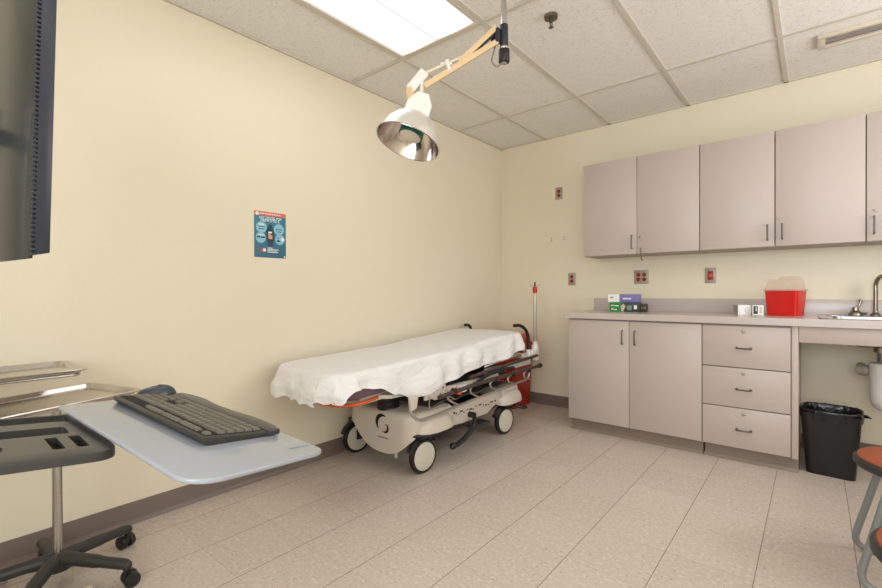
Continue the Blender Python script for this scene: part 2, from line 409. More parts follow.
# ------------------------------------------------------------------ ceiling fittings
def troffer(x0, y0, label):
    x1, y1 = x0 + 2 * T, y0 + 4 * T
    cx, cy = (x0 + x1) / 2, (y0 + y1) / 2
    t = thing('ceiling_light', label, 'ceiling light', (cx, cy, H), 'fluorescent troffers in the ceiling grid')
    f = MB(); a = 0.014; w = 0.02
    for b in (((x0 + a, y0 + a), (x1 - a, y0 + w + a)), ((x0 + a, y1 - w - a), (x1 - a, y1 - a)), ((x0 + a, y0 + w + a), (x0 + a + w, y1 - w - a)), ((x1 - a - w, y0 + w + a), (x1 - a, y1 - w - a))):
        f.box((b[0][0], b[0][1], H - 0.004), (b[1][0], b[1][1], H + 0.012), 0.002)
    part('frame', f, M_beige, t)
    part('diffuser', MB().box((x0 + a + w, y0 + a + w, H + 0.002), (x1 - a - w, y1 - a - w, H + 0.010)), M_diff, t, smooth=0)
troffer(0.5004, -0.7303 - 8 * T, 'long fluorescent light in the ceiling beside the left wall')
troffer(2.3292, -0.7303 - 12 * T, 'fluorescent ceiling light nearest the added window in the front wall')
troffer(2.3292, -0.7303 - 8 * T, 'added fluorescent ceiling light above the stools, right of the lamp pole')  # extra troffer added out of view to light cabinets and floor

t = thing('air_vent', 'narrow beige supply vent in the ceiling above the wall cabinets', 'vent', (2.66, -0.515, H))
f = MB(); x0, x1, y0, y1 = 2.495, 2.93, -0.60, -0.43
for a, b in (((x0, y0), (x1, y0 + 0.028)), ((x0, y1 - 0.028), (x1, y1)), ((x0, y0 + 0.028), (x0 + 0.035, y1 - 0.028)), ((x1 - 0.035, y0 + 0.028), (x1, y1 - 0.028))):
    f.box((a[0], a[1], H - 0.012), (b[0], b[1], H + 0.012), 0.003)
part('frame', f, M_beige, t)
for k in range(5):
    y = y0 + 0.04 + k * 0.0225
    part('louver', MB().box((x0 + 0.035, y - 0.010, -0.001), (x1 - 0.035, y + 0.010, 0.001), M=Matrix.Translation((0, 0, H + 0.002)) @ Matrix.Translation((0, y, 0)) @ Matrix.Rotation(0.5, 4, 'X') @ Matrix.Translation((0, -y, 0))), M_lamedge, t)

t = thing('fire_sprinkler', 'small brass fire sprinkler head in a ceiling tile', 'sprinkler', (1.408, -1.754, H))
part('escutcheon', MB().lathe([(0.0, 0.012), (0.012, -0.006), (0.034, -0.004), (0.036, 0.012)], (1.408, -1.754, H)), mat('aged_brass', rgb(120, 110, 88), 0.4, 0.7), t)
part('body', MB().cyl((1.408, -1.754, H), (1.408, -1.754, H - 0.025), 0.009), M_darkmetal, t)
mb = MB()
for s in (-1, 1): mb.tube([(1.408, -1.754 + s * 0.006, H - 0.02), (1.408, -1.754 + s * 0.014, H - 0.032), (1.408, -1.754, H - 0.048)], 0.003, smooth=4)
part('yoke', mb, M_darkmetal, t)
mb = MB().cyl((1.408, -1.754, H - 0.05), (1.408, -1.754, H - 0.052), 0.013)
part('deflector', mb, M_darkmetal, t)

# ------------------------------------------------------------------ cabinets
PULLM = M_darkmetal
def pull_v(x, yf, z0, z1, parent, name='handle', lab=None):
    mb = MB().tube([(x, yf, z0), (x, yf - 0.018, z0 + 0.002), (x, yf - 0.026, z0 + 0.012), (x, yf - 0.026, z1 - 0.012), (x, yf - 0.018, z1 - 0.002), (x, yf, z1)], 0.005, smooth=3, n=8)
    return part(name, mb, PULLM, parent, lab)
def pull_h(xc, yf, z, w, parent):
    mb = MB().tube([(xc - w, yf, z), (xc - w, yf - 0.018, z), (xc - w + 0.006, yf - 0.026, z), (xc + w - 0.006, yf - 0.026, z), (xc + w, yf - 0.018, z), (xc + w, yf, z)], 0.005, smooth=3, n=8)
    for s in (-1, 1): mb.cyl((xc + s * w, yf, z), (xc + s * w, yf - 0.004, z), 0.008, n=12)
    return part('handle', mb, PULLM, parent)
def lock(x, yf, z, parent, r=0.0095):
    mb = MB().cyl((x, yf + 0.001, z), (x, yf - 0.006, z), r, n=18, bev=0.001)
    mb.box((x - 0.001, yf - 0.0068, z - 0.005), (x + 0.001, yf - 0.0055, z + 0.005))
    return part('lock', mb, M_plate, parent)

UZ0, UZ1, UY = 1.373, 2.127, -0.33
def wall_cab(x0, x1, label, doors):
    t = thing('wall_cabinet', label, 'wall cabinet', ((x0 + x1) / 2, UY / 2, UZ0), 'taupe wall cabinets above the counter')
    f = MB(); e = 0.0008
    f.box((x0 + e, -0.002, UZ0), (x1 - e, UY + 0.022, UZ0 + 0.018)); f.box((x0 + e, -0.002, UZ1 - 0.018), (x1 - e, UY + 0.022, UZ1))
    f.box((x0 + e, -0.002, UZ0 + 0.018), (x0 + 0.018, UY + 0.022, UZ1 - 0.018)); f.box((x1 - 0.018, -0.002, UZ0 + 0.018), (x1 - e, UY + 0.022, UZ1 - 0.018))
    f.box((x0 + 0.018, -0.002, UZ0 + 0.018), (x1 - 0.018, -0.01, UZ1 - 0.018))
    part('body', f, M_lamedge, t, smooth=0)
    for d in doors:
        a, b = d['x']
        dr = part('door', MB().box((a + 0.0018, UY + 0.02, UZ0 + 0.002), (b - 0.0018, UY, UZ1 - 0.002), 0.0012), M_lam, t)
        if 'h' in d: pull_v(d['h'], UY, 1.418, 1.518, dr)
        if 'l' in d: lock(d['l'][0], UY, d['l'][1], dr)
        if 'broken' in d:
            x = d['broken']
            part('handle', MB().tube([(x - 0.004, UY, 1.415), (x - 0.006, UY - 0.02, 1.412), (x - 0.001, UY - 0.024, 1.402), (x + 0.003, UY - 0.024, 1.34), (x + 0.006, UY - 0.022, 1.325), (x + 0.012, UY - 0.014, 1.323)], 0.0038, smooth=3, n=8), PULLM, dr, 'loose door pull hanging from one screw')
            part('screw_hole', MB().cyl((x + 0.002, UY + 0.001, 1.478), (x + 0.002, UY - 0.001, 1.478), 0.003, n=8), M_dark, dr)
            part('screw_hole', MB().cyl((x - 0.016, UY + 0.001, 1.50), (x - 0.016, UY - 0.003, 1.50), 0.006, n=10), M_darkmetal, dr)
wall_cab(1.002, 1.852, 'wall cabinet farthest left, with a door pull hanging loose below it', [dict(x=(1.002, 1.427), h=1.392), dict(x=(1.427, 1.852), broken=1.462)])
wall_cab(1.854, 2.715, 'middle wall cabinet with a round lock and two pulls side by side', [dict(x=(1.854, 2.283), h=2.246), dict(x=(2.285, 2.715), h=2.322, l=(2.303, 1.553))])
wall_cab(2.717, 3.577, 'wall cabinet above the sink, cut off by the right edge of the photo', [dict(x=(2.717, 3.146), h=2.75, l=(2.758, 1.553)), dict(x=(3.148, 3.577), h=3.19)])

BY = -0.60
def base_body(t, x0, x1):
    f = MB(); e = 0.0008
    f.box((x0 + e, -0.018, 0.10), (x1 - e, BY + 0.022, 0.118)); f.box((x0 + e, -0.018, 0.118), (x0 + 0.018, BY + 0.022, 0.876)); f.box((x1 - 0.018, -0.018, 0.118), (x1 - e, BY + 0.022, 0.876))
    f.box((x0 + 0.018, -0.018, 0.118), (x1 - 0.018, -0.026, 0.876)); f.box((x0 + 0.018, BY + 0.022, 0.85), (x1 - 0.018, BY + 0.06, 0.876))
    f.box((x0 + 0.018, BY + 0.05, 0.118), (x1 - 0.018, BY + 0.06, 0.85))
    part('body', f, M_lamedge, t, smooth=0)
    k = MB().box((x0 + 0.008, -0.018, 0.0), (x1, -0.552, 0.10)).poly([(x0 + 0.002, -0.552, 0), (x0 + 0.002, -0.563, 0), (x0 + 0.002, -0.557, 0.008), (x0 + 0.002, -0.552, 0.018)], (x1 - x0 - 0.004, 0, 0))
    part('toe_kick', k, M_toe, t, smooth=0)
t = thing('base_cabinet', 'two door taupe base cabinet at the left end of the counter', 'base cabinet', (1.45, -0.3, 0))
base_body(t, 0.988, 1.912)
for a, b, h in ((0.988, 1.45, 1.405), (1.45, 1.912, 1.492)):
    d = part('door', MB().box((a + 0.0018, BY + 0.02, 0.095), (b - 0.0018, BY, 0.866), 0.0012), M_lam, t)
    pull_v(h, BY, 0.70, 0.80, d)
t = thing('drawer_cabinet', 'taupe base cabinet with three locking drawers', 'drawer unit', (2.16, -0.3, 0))
base_body(t, 1.914, 2.409)
for z0, z1 in ((0.604, 0.864), (0.351, 0.5985), (0.095, 0.3455)):
    d = part('drawer', MB().box((1.9155, BY + 0.02, z0), (2.374, BY, z1), 0.0012), M_lam, t)
    pull_h(2.142, BY, z0 + (z1 - z0) * 0.47, 0.037, d); lock(2.142, BY, z1 - 0.032, d, 0.0115)
part('end_panel', MB().box((2.378, BY, 0.09), (2.41, BY + 0.02, 0.876), 0.001).box((2.392, BY + 0.02, 0.09), (2.41, -0.02, 0.876)), M_lam, t)

# countertop with backsplash, front edge and sink cutout
CT = 0.922
t = thing('countertop', 'long taupe laminate counter with low backsplash', 'countertop', (2.4, -0.3, 0.88))
hx0, hx1, hy0, hy1 = 2.56, 3.20, -0.53, -0.10
c = MB()
XE = XR - 0.002
for a, b in (((0.968, -0.622), (hx0, -0.02)), ((hx0, -0.622), (hx1, hy0)), ((hx0, hy1), (hx1, -0.02)), ((hx1, -0.622), (XE, -0.02))):
    c.box((a[0], a[1], 0.878), (b[0], b[1], CT), 0.0)
part('top', c, M_counter, t, smooth=0)
part('backsplash', MB().box((0.972, -0.02, CT - 0.04), (XE, -0.001, 1.025), 0.001), M_counter, t)
c = MB().box((2.412, BY + 0.002, 0.782), (XE, BY + 0.02, 0.877), 0.001)
part('apron', c, M_lam, t)

# sink
t = thing('sink', 'stainless steel drop-in sink at the right end of the counter', 'sink', (2.88, -0.33, CT))
ox0, ox1, oy0, oy1 = 2.50, 3.26, -0.59, -0.045
def ring(x0, y0, x1, y1, z, r): return [Vector((p.x, p.y, z)) for p in rounded(rect2(x0, y0, x1, y1), r)]
loops = [ring(ox0, oy0, ox1, oy1, CT + 0.0005, 0.05), ring(ox0 + 0.004, oy0 + 0.004, ox1 - 0.004, oy1 - 0.004, CT + 0.006, 0.05), ring(ox0 + 0.02, oy0 + 0.02, ox1 - 0.02, oy1 - 0.09, CT + 0.004, 0.05),
         ring(hx0 + 0.01, hy0 + 0.01, hx1 - 0.01, hy1 - 0.03, CT - 0.004, 0.06), ring(hx0 + 0.02, hy0 + 0.02, hx1 - 0.02, hy1 - 0.04, CT - 0.14, 0.06), ring(hx0 + 0.06, hy0 + 0.06, hx1 - 0.06, hy1 - 0.08, CT - 0.16, 0.06)]
mb = MB(); tb = bmesh.new(); L = [[tb.verts.new(p) for p in lp] for lp in loops]
for a, b in zip(L[:-1], L[1:]):
    for j in range(len(a)): tb.faces.new((a[j], a[(j + 1) % len(a)], b[(j + 1) % len(a)], b[j]))
tb.faces.new(L[-1]); bmesh.ops.recalc_face_normals(tb, faces=tb.faces[:]); mb._add(tb)
part('basin', mb, M_steel, t)
dp = (2.803, -0.30)
part('drain_flange', MB().cyl((dp[0], dp[1], CT - 0.159), (dp[0], dp[1], CT - 0.20), 0.055, n=24).cyl((dp[0], dp[1], CT - 0.20), (dp[0], dp[1], CT - 0.26), 0.04, n=24), M_steel, t)
part('drain_cover', MB().lathe([(0, 0.375), (0.03, 0.38), (0.055, 0.40), (0.068, 0.435), (0.071, 0.47), (0.073, 0.655), (0.066, 0.66), (0, 0.66)], (dp[0], dp[1], 0), n=28), mat('white_padded_wrap', rgb(226, 224, 220), 0.6, bump=0.3, scale=80), t)
part('drain_pipe', MB().tube([(dp[0], dp[1], 0.605), (2.77, -0.25, 0.605), (2.71, -0.22, 0.60)], 0.028, n=16), mat('grey_pvc', rgb(196, 188, 178), 0.4), t)
part('pipe_nut', MB().cyl((2.725, -0.228, 0.60), (2.69, -0.21, 0.60), 0.034, n=14).cyl((2.712, -0.20, 0.6), (2.712, -0.002, 0.60), 0.022), mat('grey_pvc_nut', rgb(176, 168, 158), 0.45), t)

M_nickel = mat('brushed_nickel', rgb(150, 142, 130), 0.25, 0.95)
t = thing('faucet', 'chrome gooseneck faucet behind the sink', 'faucet', (2.775, -0.085, CT + 0.006))
fx, fy = 2.775, -0.085
part('base', MB().lathe([(0, 0), (0.026, 0), (0.026, 0.006), (0.016, 0.016), (0.012, 0.03), (0, 0.03)], (fx, fy, CT + 0.006)), M_nickel, t)
part('spout', MB().tube([(fx, fy, CT + 0.02), (fx, fy, CT + 0.15), (fx + 0.002, fy - 0.002, CT + 0.21), (fx + 0.02, fy - 0.03, CT + 0.248), (fx + 0.045, fy - 0.07, CT + 0.235), (fx + 0.05, fy - 0.08, CT + 0.19)], 0.0115, n=14, smooth=6), M_nickel, t)
part('aerator', MB().cyl((fx + 0.05, fy - 0.08, CT + 0.195), (fx + 0.05, fy - 0.08, CT + 0.15), 0.015, n=16, bev=0.002), M_steel, t)
t = thing('tap_lever', 'chrome lever tap handle left of the gooseneck spout', 'tap handle', (2.685, -0.09, CT + 0.006))
hx, hy = 2.682, -0.09
part('base', MB().lathe([(0, 0), (0.036, 0), (0.035, 0.008), (0.026, 0.022), (0.018, 0.03), (0.016, 0.05), (0, 0.054)], (hx, hy, CT + 0.006)), M_nickel, t)
part('lever', MB().tube([(hx, hy, CT + 0.05), (hx + 0.02, hy + 0.005, CT + 0.07), (hx + 0.026, hy + 0.006, CT + 0.11)], 0.006, n=10, smooth=4, rs=[1, 1.1, 1.3, 0.9]), M_nickel, t)
part('side_spout', MB().cyl((hx, hy, CT + 0.02), (hx + 0.045, hy - 0.01, CT + 0.018), 0.006, n=10).sph((hx + 0.046, hy - 0.01, CT + 0.018), 0.008), M_darkmetal, t)

# ------------------------------------------------------------------ receptacles on the back wall
def plate(x, z, w, h, label, name='wall_outlet', cat='outlet', cols=1, kind='duplex', yf=0.0):
    t = thing(name, label, cat, (x, 0, z))
    part('cover_plate', MB().box((x - w / 2, 0, z - h / 2), (x + w / 2, -0.006, z + h / 2), 0.002), M_plate, t)
    if kind == 'duplex':
        for c in range(cols):
            cx = x + (c - (cols - 1) / 2) * 0.046
            for s in (-1, 1):
                r = part('receptacle', MB().lathe([(0, 0.0035), (0.0165, 0.0035), (0.0175, 0)], (cx, -0.006, z + s * 0.0195), (0, -1, 0), n=20), M_redplug, t)
                sl = MB()
                for q in (-1, 1): sl.box((cx + q * 0.006 - 0.001, -0.0102, z + s * 0.0195 - 0.002), (cx + q * 0.006 + 0.001, -0.0092, z + s * 0.0195 + 0.006))
                sl.cyl((cx, -0.0092, z + s * 0.0195 - 0.008), (cx, -0.0102, z + s * 0.0195 - 0.008), 0.0022, n=8)
                part('slot', sl, M_dark, r)
            part('screw', MB().cyl((cx, -0.006, z), (cx, -0.0075, z), 0.003, n=10), M_steel, t)
    else:
        part('surround', MB().box((x - 0.0185, -0.006, z - 0.034), (x + 0.0185, -0.0085, z + 0.034), 0.001), M_redplug, t)
        part('rocker', MB().box((x - 0.012, -0.0085, z - 0.012), (x + 0.012, -0.012, z + 0.012), 0.001), mat('orange_rocker', rgb(214, 92, 40), 0.35), t)
        for s in (-1, 1): part('screw', MB().cyl((x, -0.006, z + s * 0.048), (x, -0.0075, z + s * 0.048), 0.003, n=10), M_steel, t)
plate(0.633, 2.005, 0.07, 0.115, 'small duplex outlet with red sockets high on the back wall')
plate(0.759, 1.199, 0.07, 0.115, 'duplex outlet with red sockets low between corner and counter')
plate(1.367, 1.203, 0.116, 0.116, 'square four-socket red outlet above the glove boxes', cols=2)
plate(1.869, 1.203, 0.074, 0.118, 'metal wall plate with a red rocker switch above the drawers', 'wall_switch', 'switch', kind='rocker')

# ------------------------------------------------------------------ poster on the left wall
PY0, PY1, PZ0, PZ1 = -2.662, -2.460, 1.294, 1.563
def mat_poster():
    m = bpy.data.materials.new('poster_print'); m.use_nodes = True; nt = m.node_tree; b = nt.nodes['Principled BSDF']
    tc = nt.nodes.new('ShaderNodeTexCoord'); sp = nt.nodes.new('ShaderNodeSeparateXYZ'); nt.links.new(tc.outputs['Object'], sp.inputs[0])
    f = node_math(nt, 'DIVIDE', sp.outputs[2], 0.27)
    c = mixc(nt, f, rgb(22, 92, 118), rgb(40, 128, 150))
    nt.links.new(c, b.inputs['Base Color']); b.inputs['Roughness'].default_value = 0.35; return m
t = thing('poster', 'blue health poster with orange header on the left wall', 'poster', (0, (PY0 + PY1) / 2, PZ0))
part('sheet', MB().box((0.0, PY0, PZ0), (0.0012, PY1, PZ1)), mat_poster(), t, smooth=0)
W = PY1 - PY0; HH = PZ1 - PZ0
def pm(name, col, fs, x=0.0015):
    for f in fs:
        mb = MB()
        if f[0] == 'r': mb.box((x, PY0 + f[1] * W, PZ0 + f[2] * HH), (x + 0.0002, PY0 + f[3] * W, PZ0 + f[4] * HH))
        else: mb.cyl((x, PY0 + f[1] * W, PZ0 + f[2] * HH), (x + 0.0002, PY0 + f[1] * W, PZ0 + f[2] * HH), f[3] * W, n=28)
        part(name, mb, col, t, smooth=0)
Mo = mat('print_orange', rgb(226, 104, 52), 0.4); Mw = mat('print_white', rgb(236, 238, 238), 0.4); Mlb = mat('print_light_blue', rgb(140, 196, 216), 0.4)
Mdb = mat('print_dark_blue', rgb(12, 56, 78), 0.4); Mpk = mat('print_tan', rgb(214, 160, 124), 0.4); Mr = mat('print_red', rgb(200, 50, 44), 0.4)
pm('header_band', Mo, [('r', 0.0, 0.915, 1.0, 1.0)], 0.0013)
pm('badge', Mw, [('c', 0.09, 0.945, 0.055)], 0.0016)
pm('header_text_line', Mw, [('r', 0.17 + k * 0.075, 0.945, 0.225 + k * 0.075, 0.968) for k in range(9)])
pm('info_circle', Mlb, [('c', 0.22, 0.655, 0.165), ('c', 0.77, 0.635, 0.165), ('c', 0.20, 0.43, 0.155), ('c', 0.80, 0.415, 0.155)], 0.0014)
pm('figure_print', Mdb, [('c', 0.49, 0.69, 0.06), ('r', 0.37, 0.38, 0.62, 0.60), ('r', 0.40, 0.25, 0.59, 0.40), ('c', 0.49, 0.585, 0.125)], 0.00135)
pm('figure_photo', Mpk, [('r', 0.43, 0.41, 0.56, 0.50)], 0.0017)
pm('figure_label', Mw, [('r', 0.43, 0.54, 0.55, 0.575), ('r', 0.43, 0.51, 0.50, 0.53)], 0.0017)
pm('circle_text_line', Mdb, [('r', 0.11, 0.66, 0.33, 0.675), ('r', 0.13, 0.61, 0.31, 0.625), ('r', 0.66, 0.63, 0.88, 0.645), ('r', 0.69, 0.58, 0.85, 0.595), ('r', 0.08, 0.42, 0.18, 0.46), ('r', 0.20, 0.42, 0.33, 0.455), ('r', 0.70, 0.36, 0.80, 0.40), ('r', 0.70, 0.44, 0.78, 0.455)], 0.0017)
pm('circle_tag', Mw, [('r', 0.14, 0.70, 0.30, 0.73), ('c', 0.89, 0.42, 0.055), ('r', 0.10, 0.48, 0.30, 0.495)], 0.0017)
pm('logo_mark', Mr, [('c', 0.24, 0.165, 0.06)]); pm('logo_mark', Mw, [('c', 0.31, 0.165, 0.05)], 0.0017)
pm('footer_text_line', Mw, [('r', 0.40, 0.205, 0.56, 0.22), ('r', 0.40, 0.175, 0.76, 0.19), ('r', 0.40, 0.145, 0.70, 0.16), ('r', 0.40, 0.115, 0.74, 0.13), ('r', 0.93, 0.02, 0.98, 0.05)])
for s, yy, zz, sz in (('GET TESTED FOR', 0.50, 0.845, 0.0185), ('HEPATITIS C', 0.50, 0.785, 0.0225)):
    part('title', text_mb(s, (0.0016, PY0 + yy * W, PZ0 + zz * HH), (0, 1, 0), (0, 0, 1), sz, align='CENTER', bold=0.015), Mw, t, smooth=0)

# ------------------------------------------------------------------ things on the counter
CZ = CT
def RZ(c, a): return Matrix.Translation(Vector(c)) @ Matrix.Rotation(a, 4, 'Z') @ Matrix.Translation(-Vector(c))
Mgreen = mat('card_green', rgb(34, 128, 44), 0.45); Mdkg = mat('card_dark_green', rgb(26, 46, 40), 0.45); Mpur = mat('card_purple', rgb(116, 108, 168), 0.45)
Mcw = mat('card_white', rgb(240, 238, 235), 0.5)
x0, x1, y0, y1 = 1.21, 1.435, -0.31, -0.185
A = RZ((1.21, -0.31, 0), 0.16)
t = thing('glove_box', 'green and black glove box lying flat on the counter', 'glove box', (1.32, -0.24, CZ))
part('carton', MB().box((x0, y0, CZ), (x1, y1, CZ + 0.076), 0.0015, M=A), Mdkg, t)
part('green_panel', MB().box((x0 - 0.0006, y0 - 0.0006, CZ + 0.001), (x0 + 0.10, y0 + 0.04, CZ + 0.0755), M=A), Mgreen, t)
part('printed_hand', MB().poly([(x0 + 0.088 + 0.02 * a, y0 - 0.0007, CZ + 0.004 + 0.062 * b) for a, b in ((0, 0), (1, 0), (1.15, 0.35), (1.6, 0.6), (1.3, 0.8), (0.8, 0.95), (0.3, 0.8), (-0.2, 0.6), (0, 0.3))], (0, -0.0006, 0), M=A), mat('print_skin', rgb(206, 186, 172), 0.5), t)
mb = MB()
for a, b, w in ((0.012, 0.046, 0.02), (0.036, 0.044, 0.035), (0.012, 0.018, 0.018), (0.034, 0.014, 0.022)): mb.box((x0 + a, y0 - 0.0012, CZ + b), (x0 + a + w, y0 - 0.0004, CZ + b + 0.007), M=A)
mb.box((x0 + 0.182, y0 - 0.0012, CZ + 0.022), (x0 + 0.204, y0 - 0.0004, CZ + 0.052), M=A)
part('printed_mark', mb, Mcw, t)
part('print_patch', MB().box((x0 + 0.13, y0 - 0.001, CZ + 0.012), (x0 + 0.165, y0 - 0.0004, CZ + 0.05), M=A), mat('print_sage', rgb(120, 140, 112), 0.5), t)
A2 = RZ((1.2, -0.31, 0), 0.17)
t = thing('glove_box', 'purple and white glove box stacked on top of the green one', 'glove box', (1.31, -0.24, CZ + 0.076))
z = CZ + 0.0765
part('carton', MB().box((1.198, -0.308, z), (1.430, -0.188, z + 0.062), 0.0015, M=A2), Mpur, t)
part('white_end', MB().box((1.1974, -0.3086, z + 0.0005), (1.284, -0.1874, z + 0.0626), M=A2), Mcw, t)
mb = MB()
for k in range(7): mb.box((1.308 + k * 0.0095, -0.3092, z + 0.022), (1.3155 + k * 0.0095, -0.3082, z + 0.032 + 0.003 * (k % 2)), M=A2)
part('printed_mark', mb, Mcw, t)
part('grey_mark', MB().box((1.214, -0.3094, z + 0.034), (1.238, -0.3084, z + 0.042), M=A2), Mdkg, t)
t = thing('tape_roll', 'dark roll standing on edge right of the green glove box', 'roll', (1.46, -0.22, CZ))
part('roll', MB().box((1.436, -0.268, CZ), (1.476, -0.20, CZ + 0.066), 0.012), mat('dark_olive_card', rgb(62, 60, 48), 0.5), t)
part('band', MB().box((1.4365, -0.2688, CZ + 0.028), (1.4755, -0.1994, CZ + 0.036), 0.003), mat('label_grey', rgb(150, 146, 132), 0.5), t)

def small_box(x0, y0, x1, y1, h, label, dark, rot):
    t = thing('small_carton', label, 'box', ((x0 + x1) / 2, (y0 + y1) / 2, CZ), 'little white cartons beside the sharps container')
    A = RZ((x1, y0, 0), rot)
    part('carton', MB().box((x0, y0, CZ), (x1, y1, CZ + h), 0.001, M=A), Mcw, t)
    w = x1 - x0
    if dark:
        part('black_print', MB().box((x0 + w * 0.08, y0 - 0.0006, CZ + 0.008), (x0 + w * 0.47, y0 + 0.001, CZ + h - 0.006), M=A), M_black, t)
        part('white_print', MB().box((x0 + w * 0.28, y0 - 0.001, CZ + h * 0.4), (x0 + w * 0.36, y0, CZ + h * 0.8), M=A), Mcw, t)
        mb = MB()
        for k in range(5): mb.box((x0 + w * 0.62, y0 - 0.0006, CZ + h * (0.25 + 0.12 * k)), (x0 + w * 0.86, y0, CZ + h * (0.30 + 0.12 * k)), M=A)
        part('text_line', mb, mat('print_mauve', rgb(140, 110, 130), 0.5), t)
    else:
        part('grey_side', MB().box((x0 - 0.0005, y0 + 0.002, CZ + 0.001), (x0 + 0.003, y1 - 0.002, CZ + h - 0.001), M=A), mat('card_grey', rgb(176, 168, 158), 0.5), t)
        mb = MB()
        for k in range(5): mb.box((x0 + w * 0.52, y0 - 0.0006, CZ + h * (0.28 + 0.1 * k)), (x0 + w * 0.58, y0, CZ + h * (0.33 + 0.1 * k)), M=A)
        part('text_line', mb, mat('print_grey', rgb(110, 104, 104), 0.5), t)
small_box(2.073, -0.268, 2.15, -0.165, 0.066, 'white carton with a small grey print, left of its twin', False, 0.38)
small_box(2.160, -0.288, 2.222, -0.22, 0.066, 'white carton with a black printed panel, touching the sharps container side', True, 0.2)

# sharps container
t = thing('sharps_container', 'red sharps container with a clear lid on the counter', 'sharps container', (2.335, -0.25, CZ))
A = RZ((2.335, -0.25, 0), -0.30)
def frustum(c, w0, d0, w1, d1, z0, z1, r, mb=None, M=None, capb=True, capt=True, steps=1):
    mb = mb or MB(); tb = bmesh.new()
    def rg(w, d, z): return [tb.verts.new((c[0] + p.x, c[1] + p.y, z)) for p in rounded(rect2(-w / 2, -d / 2, w / 2, d / 2), r)]
    a = rg(w0, d0, z0); b = rg(w1, d1, z1)
    for j in range(len(a)): tb.faces.new((a[j], a[(j + 1) % len(a)], b[(j + 1) % len(a)], b[j]))
    if capb: tb.faces.new(a[::-1])
    if capt: tb.faces.new(b)
    bmesh.ops.recalc_face_normals(tb, faces=tb.faces[:])
    if M is not None: bmesh.ops.transform(tb, matrix=M, verts=tb.verts)
    mb._add(tb); return mb
sc = (2.335, -0.25)
M_red = glassy('translucent_red', rgb(214, 26, 18), 0.94, 0.25)
part('tub', frustum(sc, 0.165, 0.135, 0.186, 0.155, CZ + 0.001, CZ + 0.162, 0.018, M=A), M_red, t)
M_clear = glassy('smoky_clear_plastic', rgb(236, 214, 202), 0.2, 0.12)
part('lid_rim', frustum(sc, 0.200, 0.170, 0.200, 0.170, CZ + 0.162, CZ + 0.170, 0.02, M=A), glassy('pink_clear_plastic', rgb(226, 150, 140), 0.7, 0.15), t)
part('lid', frustum(sc, 0.186, 0.152, 0.160, 0.12, CZ + 0.170, CZ + 0.240, 0.02, M=A), M_clear, t)
mb = frustum((sc[0] + 0.025, sc[1]), 0.11, 0.10, 0.085, 0.08, CZ + 0.240, CZ + 0.255, 0.02, M=A)
part('lid_flap', mb, M_clear, t)

# ------------------------------------------------------------------ waste bin under the sink
t = thing('waste_bin', 'black plastic waste bin with a black liner under the sink', 'waste bin', (2.56, -0.35, 0))
bc = (2.558, -0.425)
A = RZ((2.558, -0.425, 0), -0.06)
mb = frustum(bc, 0.222, 0.18, 0.276, 0.24, 0.0, 0.365, 0.04, M=A, capt=False)
frustum(bc, 0.265, 0.225, 0.205, 0.16, 0.365, 0.01, 0.04, mb=mb, M=A, capb=False)
part('tub', mb, mat('bin_black', rgb(20, 19, 20), 0.38), t)
def bag(u, v):
    a = u * 2 * PI
    n = 3.2; cx = math.cos(a); sx = math.sin(a)
    ux = math.copysign(abs(cx) ** (2 / n), cx); uy = math.copysign(abs(sx) ** (2 / n), sx)
    w = 0.007 * noise.noise(Vector((math.cos(a) * 5, math.sin(a) * 5, v * 5))) + 0.0022 * math.sin(a * 23 + v * 4)
    if v < 0.35: k = v / 0.35; z = 0.325 + 0.055 * k; r = 1.03 + 0.02 * k      # cuff outside
    elif v < 0.5: k = (v - 0.35) / 0.15; z = 0.38 + 0.006 * math.sin(k * PI); r = 1.05 - 0.09 * k
    else: k = (v - 0.5) / 0.5; z = 0.38 - 0.26 * k; r = 0.96 - 0.22 * k
    return A @ Vector((bc[0] + ux * (0.1385 * r + w * 0.6), bc[1] + uy * (0.119 * r + w * 0.6), z + w * (0.8 if v < 0.05 else 0.4)))
part('liner', MB().grid(bag, 110, 22, closed_u=True), mat('black_liner', rgb(16, 16, 18), 0.22, bump=0.8, scale=45), t, smooth=180)
part('liner_knot', MB().tube([A @ Vector(q) for q in ((2.69, -0.36, 0.345), (2.71, -0.37, 0.35), (2.735, -0.37, 0.343))], 0.010, smooth=4, rs=[1, 1, 0.5, 0.2]), mat('black_liner_twist', rgb(16, 16, 18), 0.25), t)

# ------------------------------------------------------------------ stools
M_seat = mat('russet_vinyl', rgb(152, 74, 40), 0.4, var=0.12, vscale=9)
M_tubeg = mat('grey_painted_tube', rgb(142, 146, 148), 0.35, 0.3)
def stool(cx, cy, rot, label):
    t = thing('stool', label, 'stool', (cx, cy, 0), 'russet seated stools at the right edge')
    Mx = Matrix.Translation((cx, cy, 0)) @ Matrix.Rotation(rot, 4, 'Z')
    part('seat', MB().lathe([(0, 0.468), (0.11, 0.467), (0.16, 0.463), (0.182, 0.455), (0.186, 0.447), (0.0, 0.44)], (cx, cy, 0), n=56), M_seat, t)
    part('seat_rim', MB().lathe([(0.16, 0.451), (0.188, 0.451), (0.196, 0.443), (0.196, 0.426), (0.188, 0.416), (0, 0.416), (0, 0.44)], (cx, cy, 0), n=56), M_black2, t)
    for y in (-0.165, 0.175):
        a = 0.15
        pts = rounded([Vector(p) for p in ((-0.192, 0.0125), (0.192, 0.0125), (0.10, 0.404), (-0.10, 0.404))], 0.055, 8)
        k = 0.25
        part('leg_loop', MB().tube([Mx @ Vector((p.x, y * (1 - (p.y / 0.404) * k), p.y)) for p in pts], 0.0125, n=12, closed=True), M_tubeg, t)
    part('cross_bar', MB().tube([Mx @ Vector((0, -0.15, 0.398)), Mx @ Vector((0, 0.15, 0.398))], 0.011), M_black2, t)
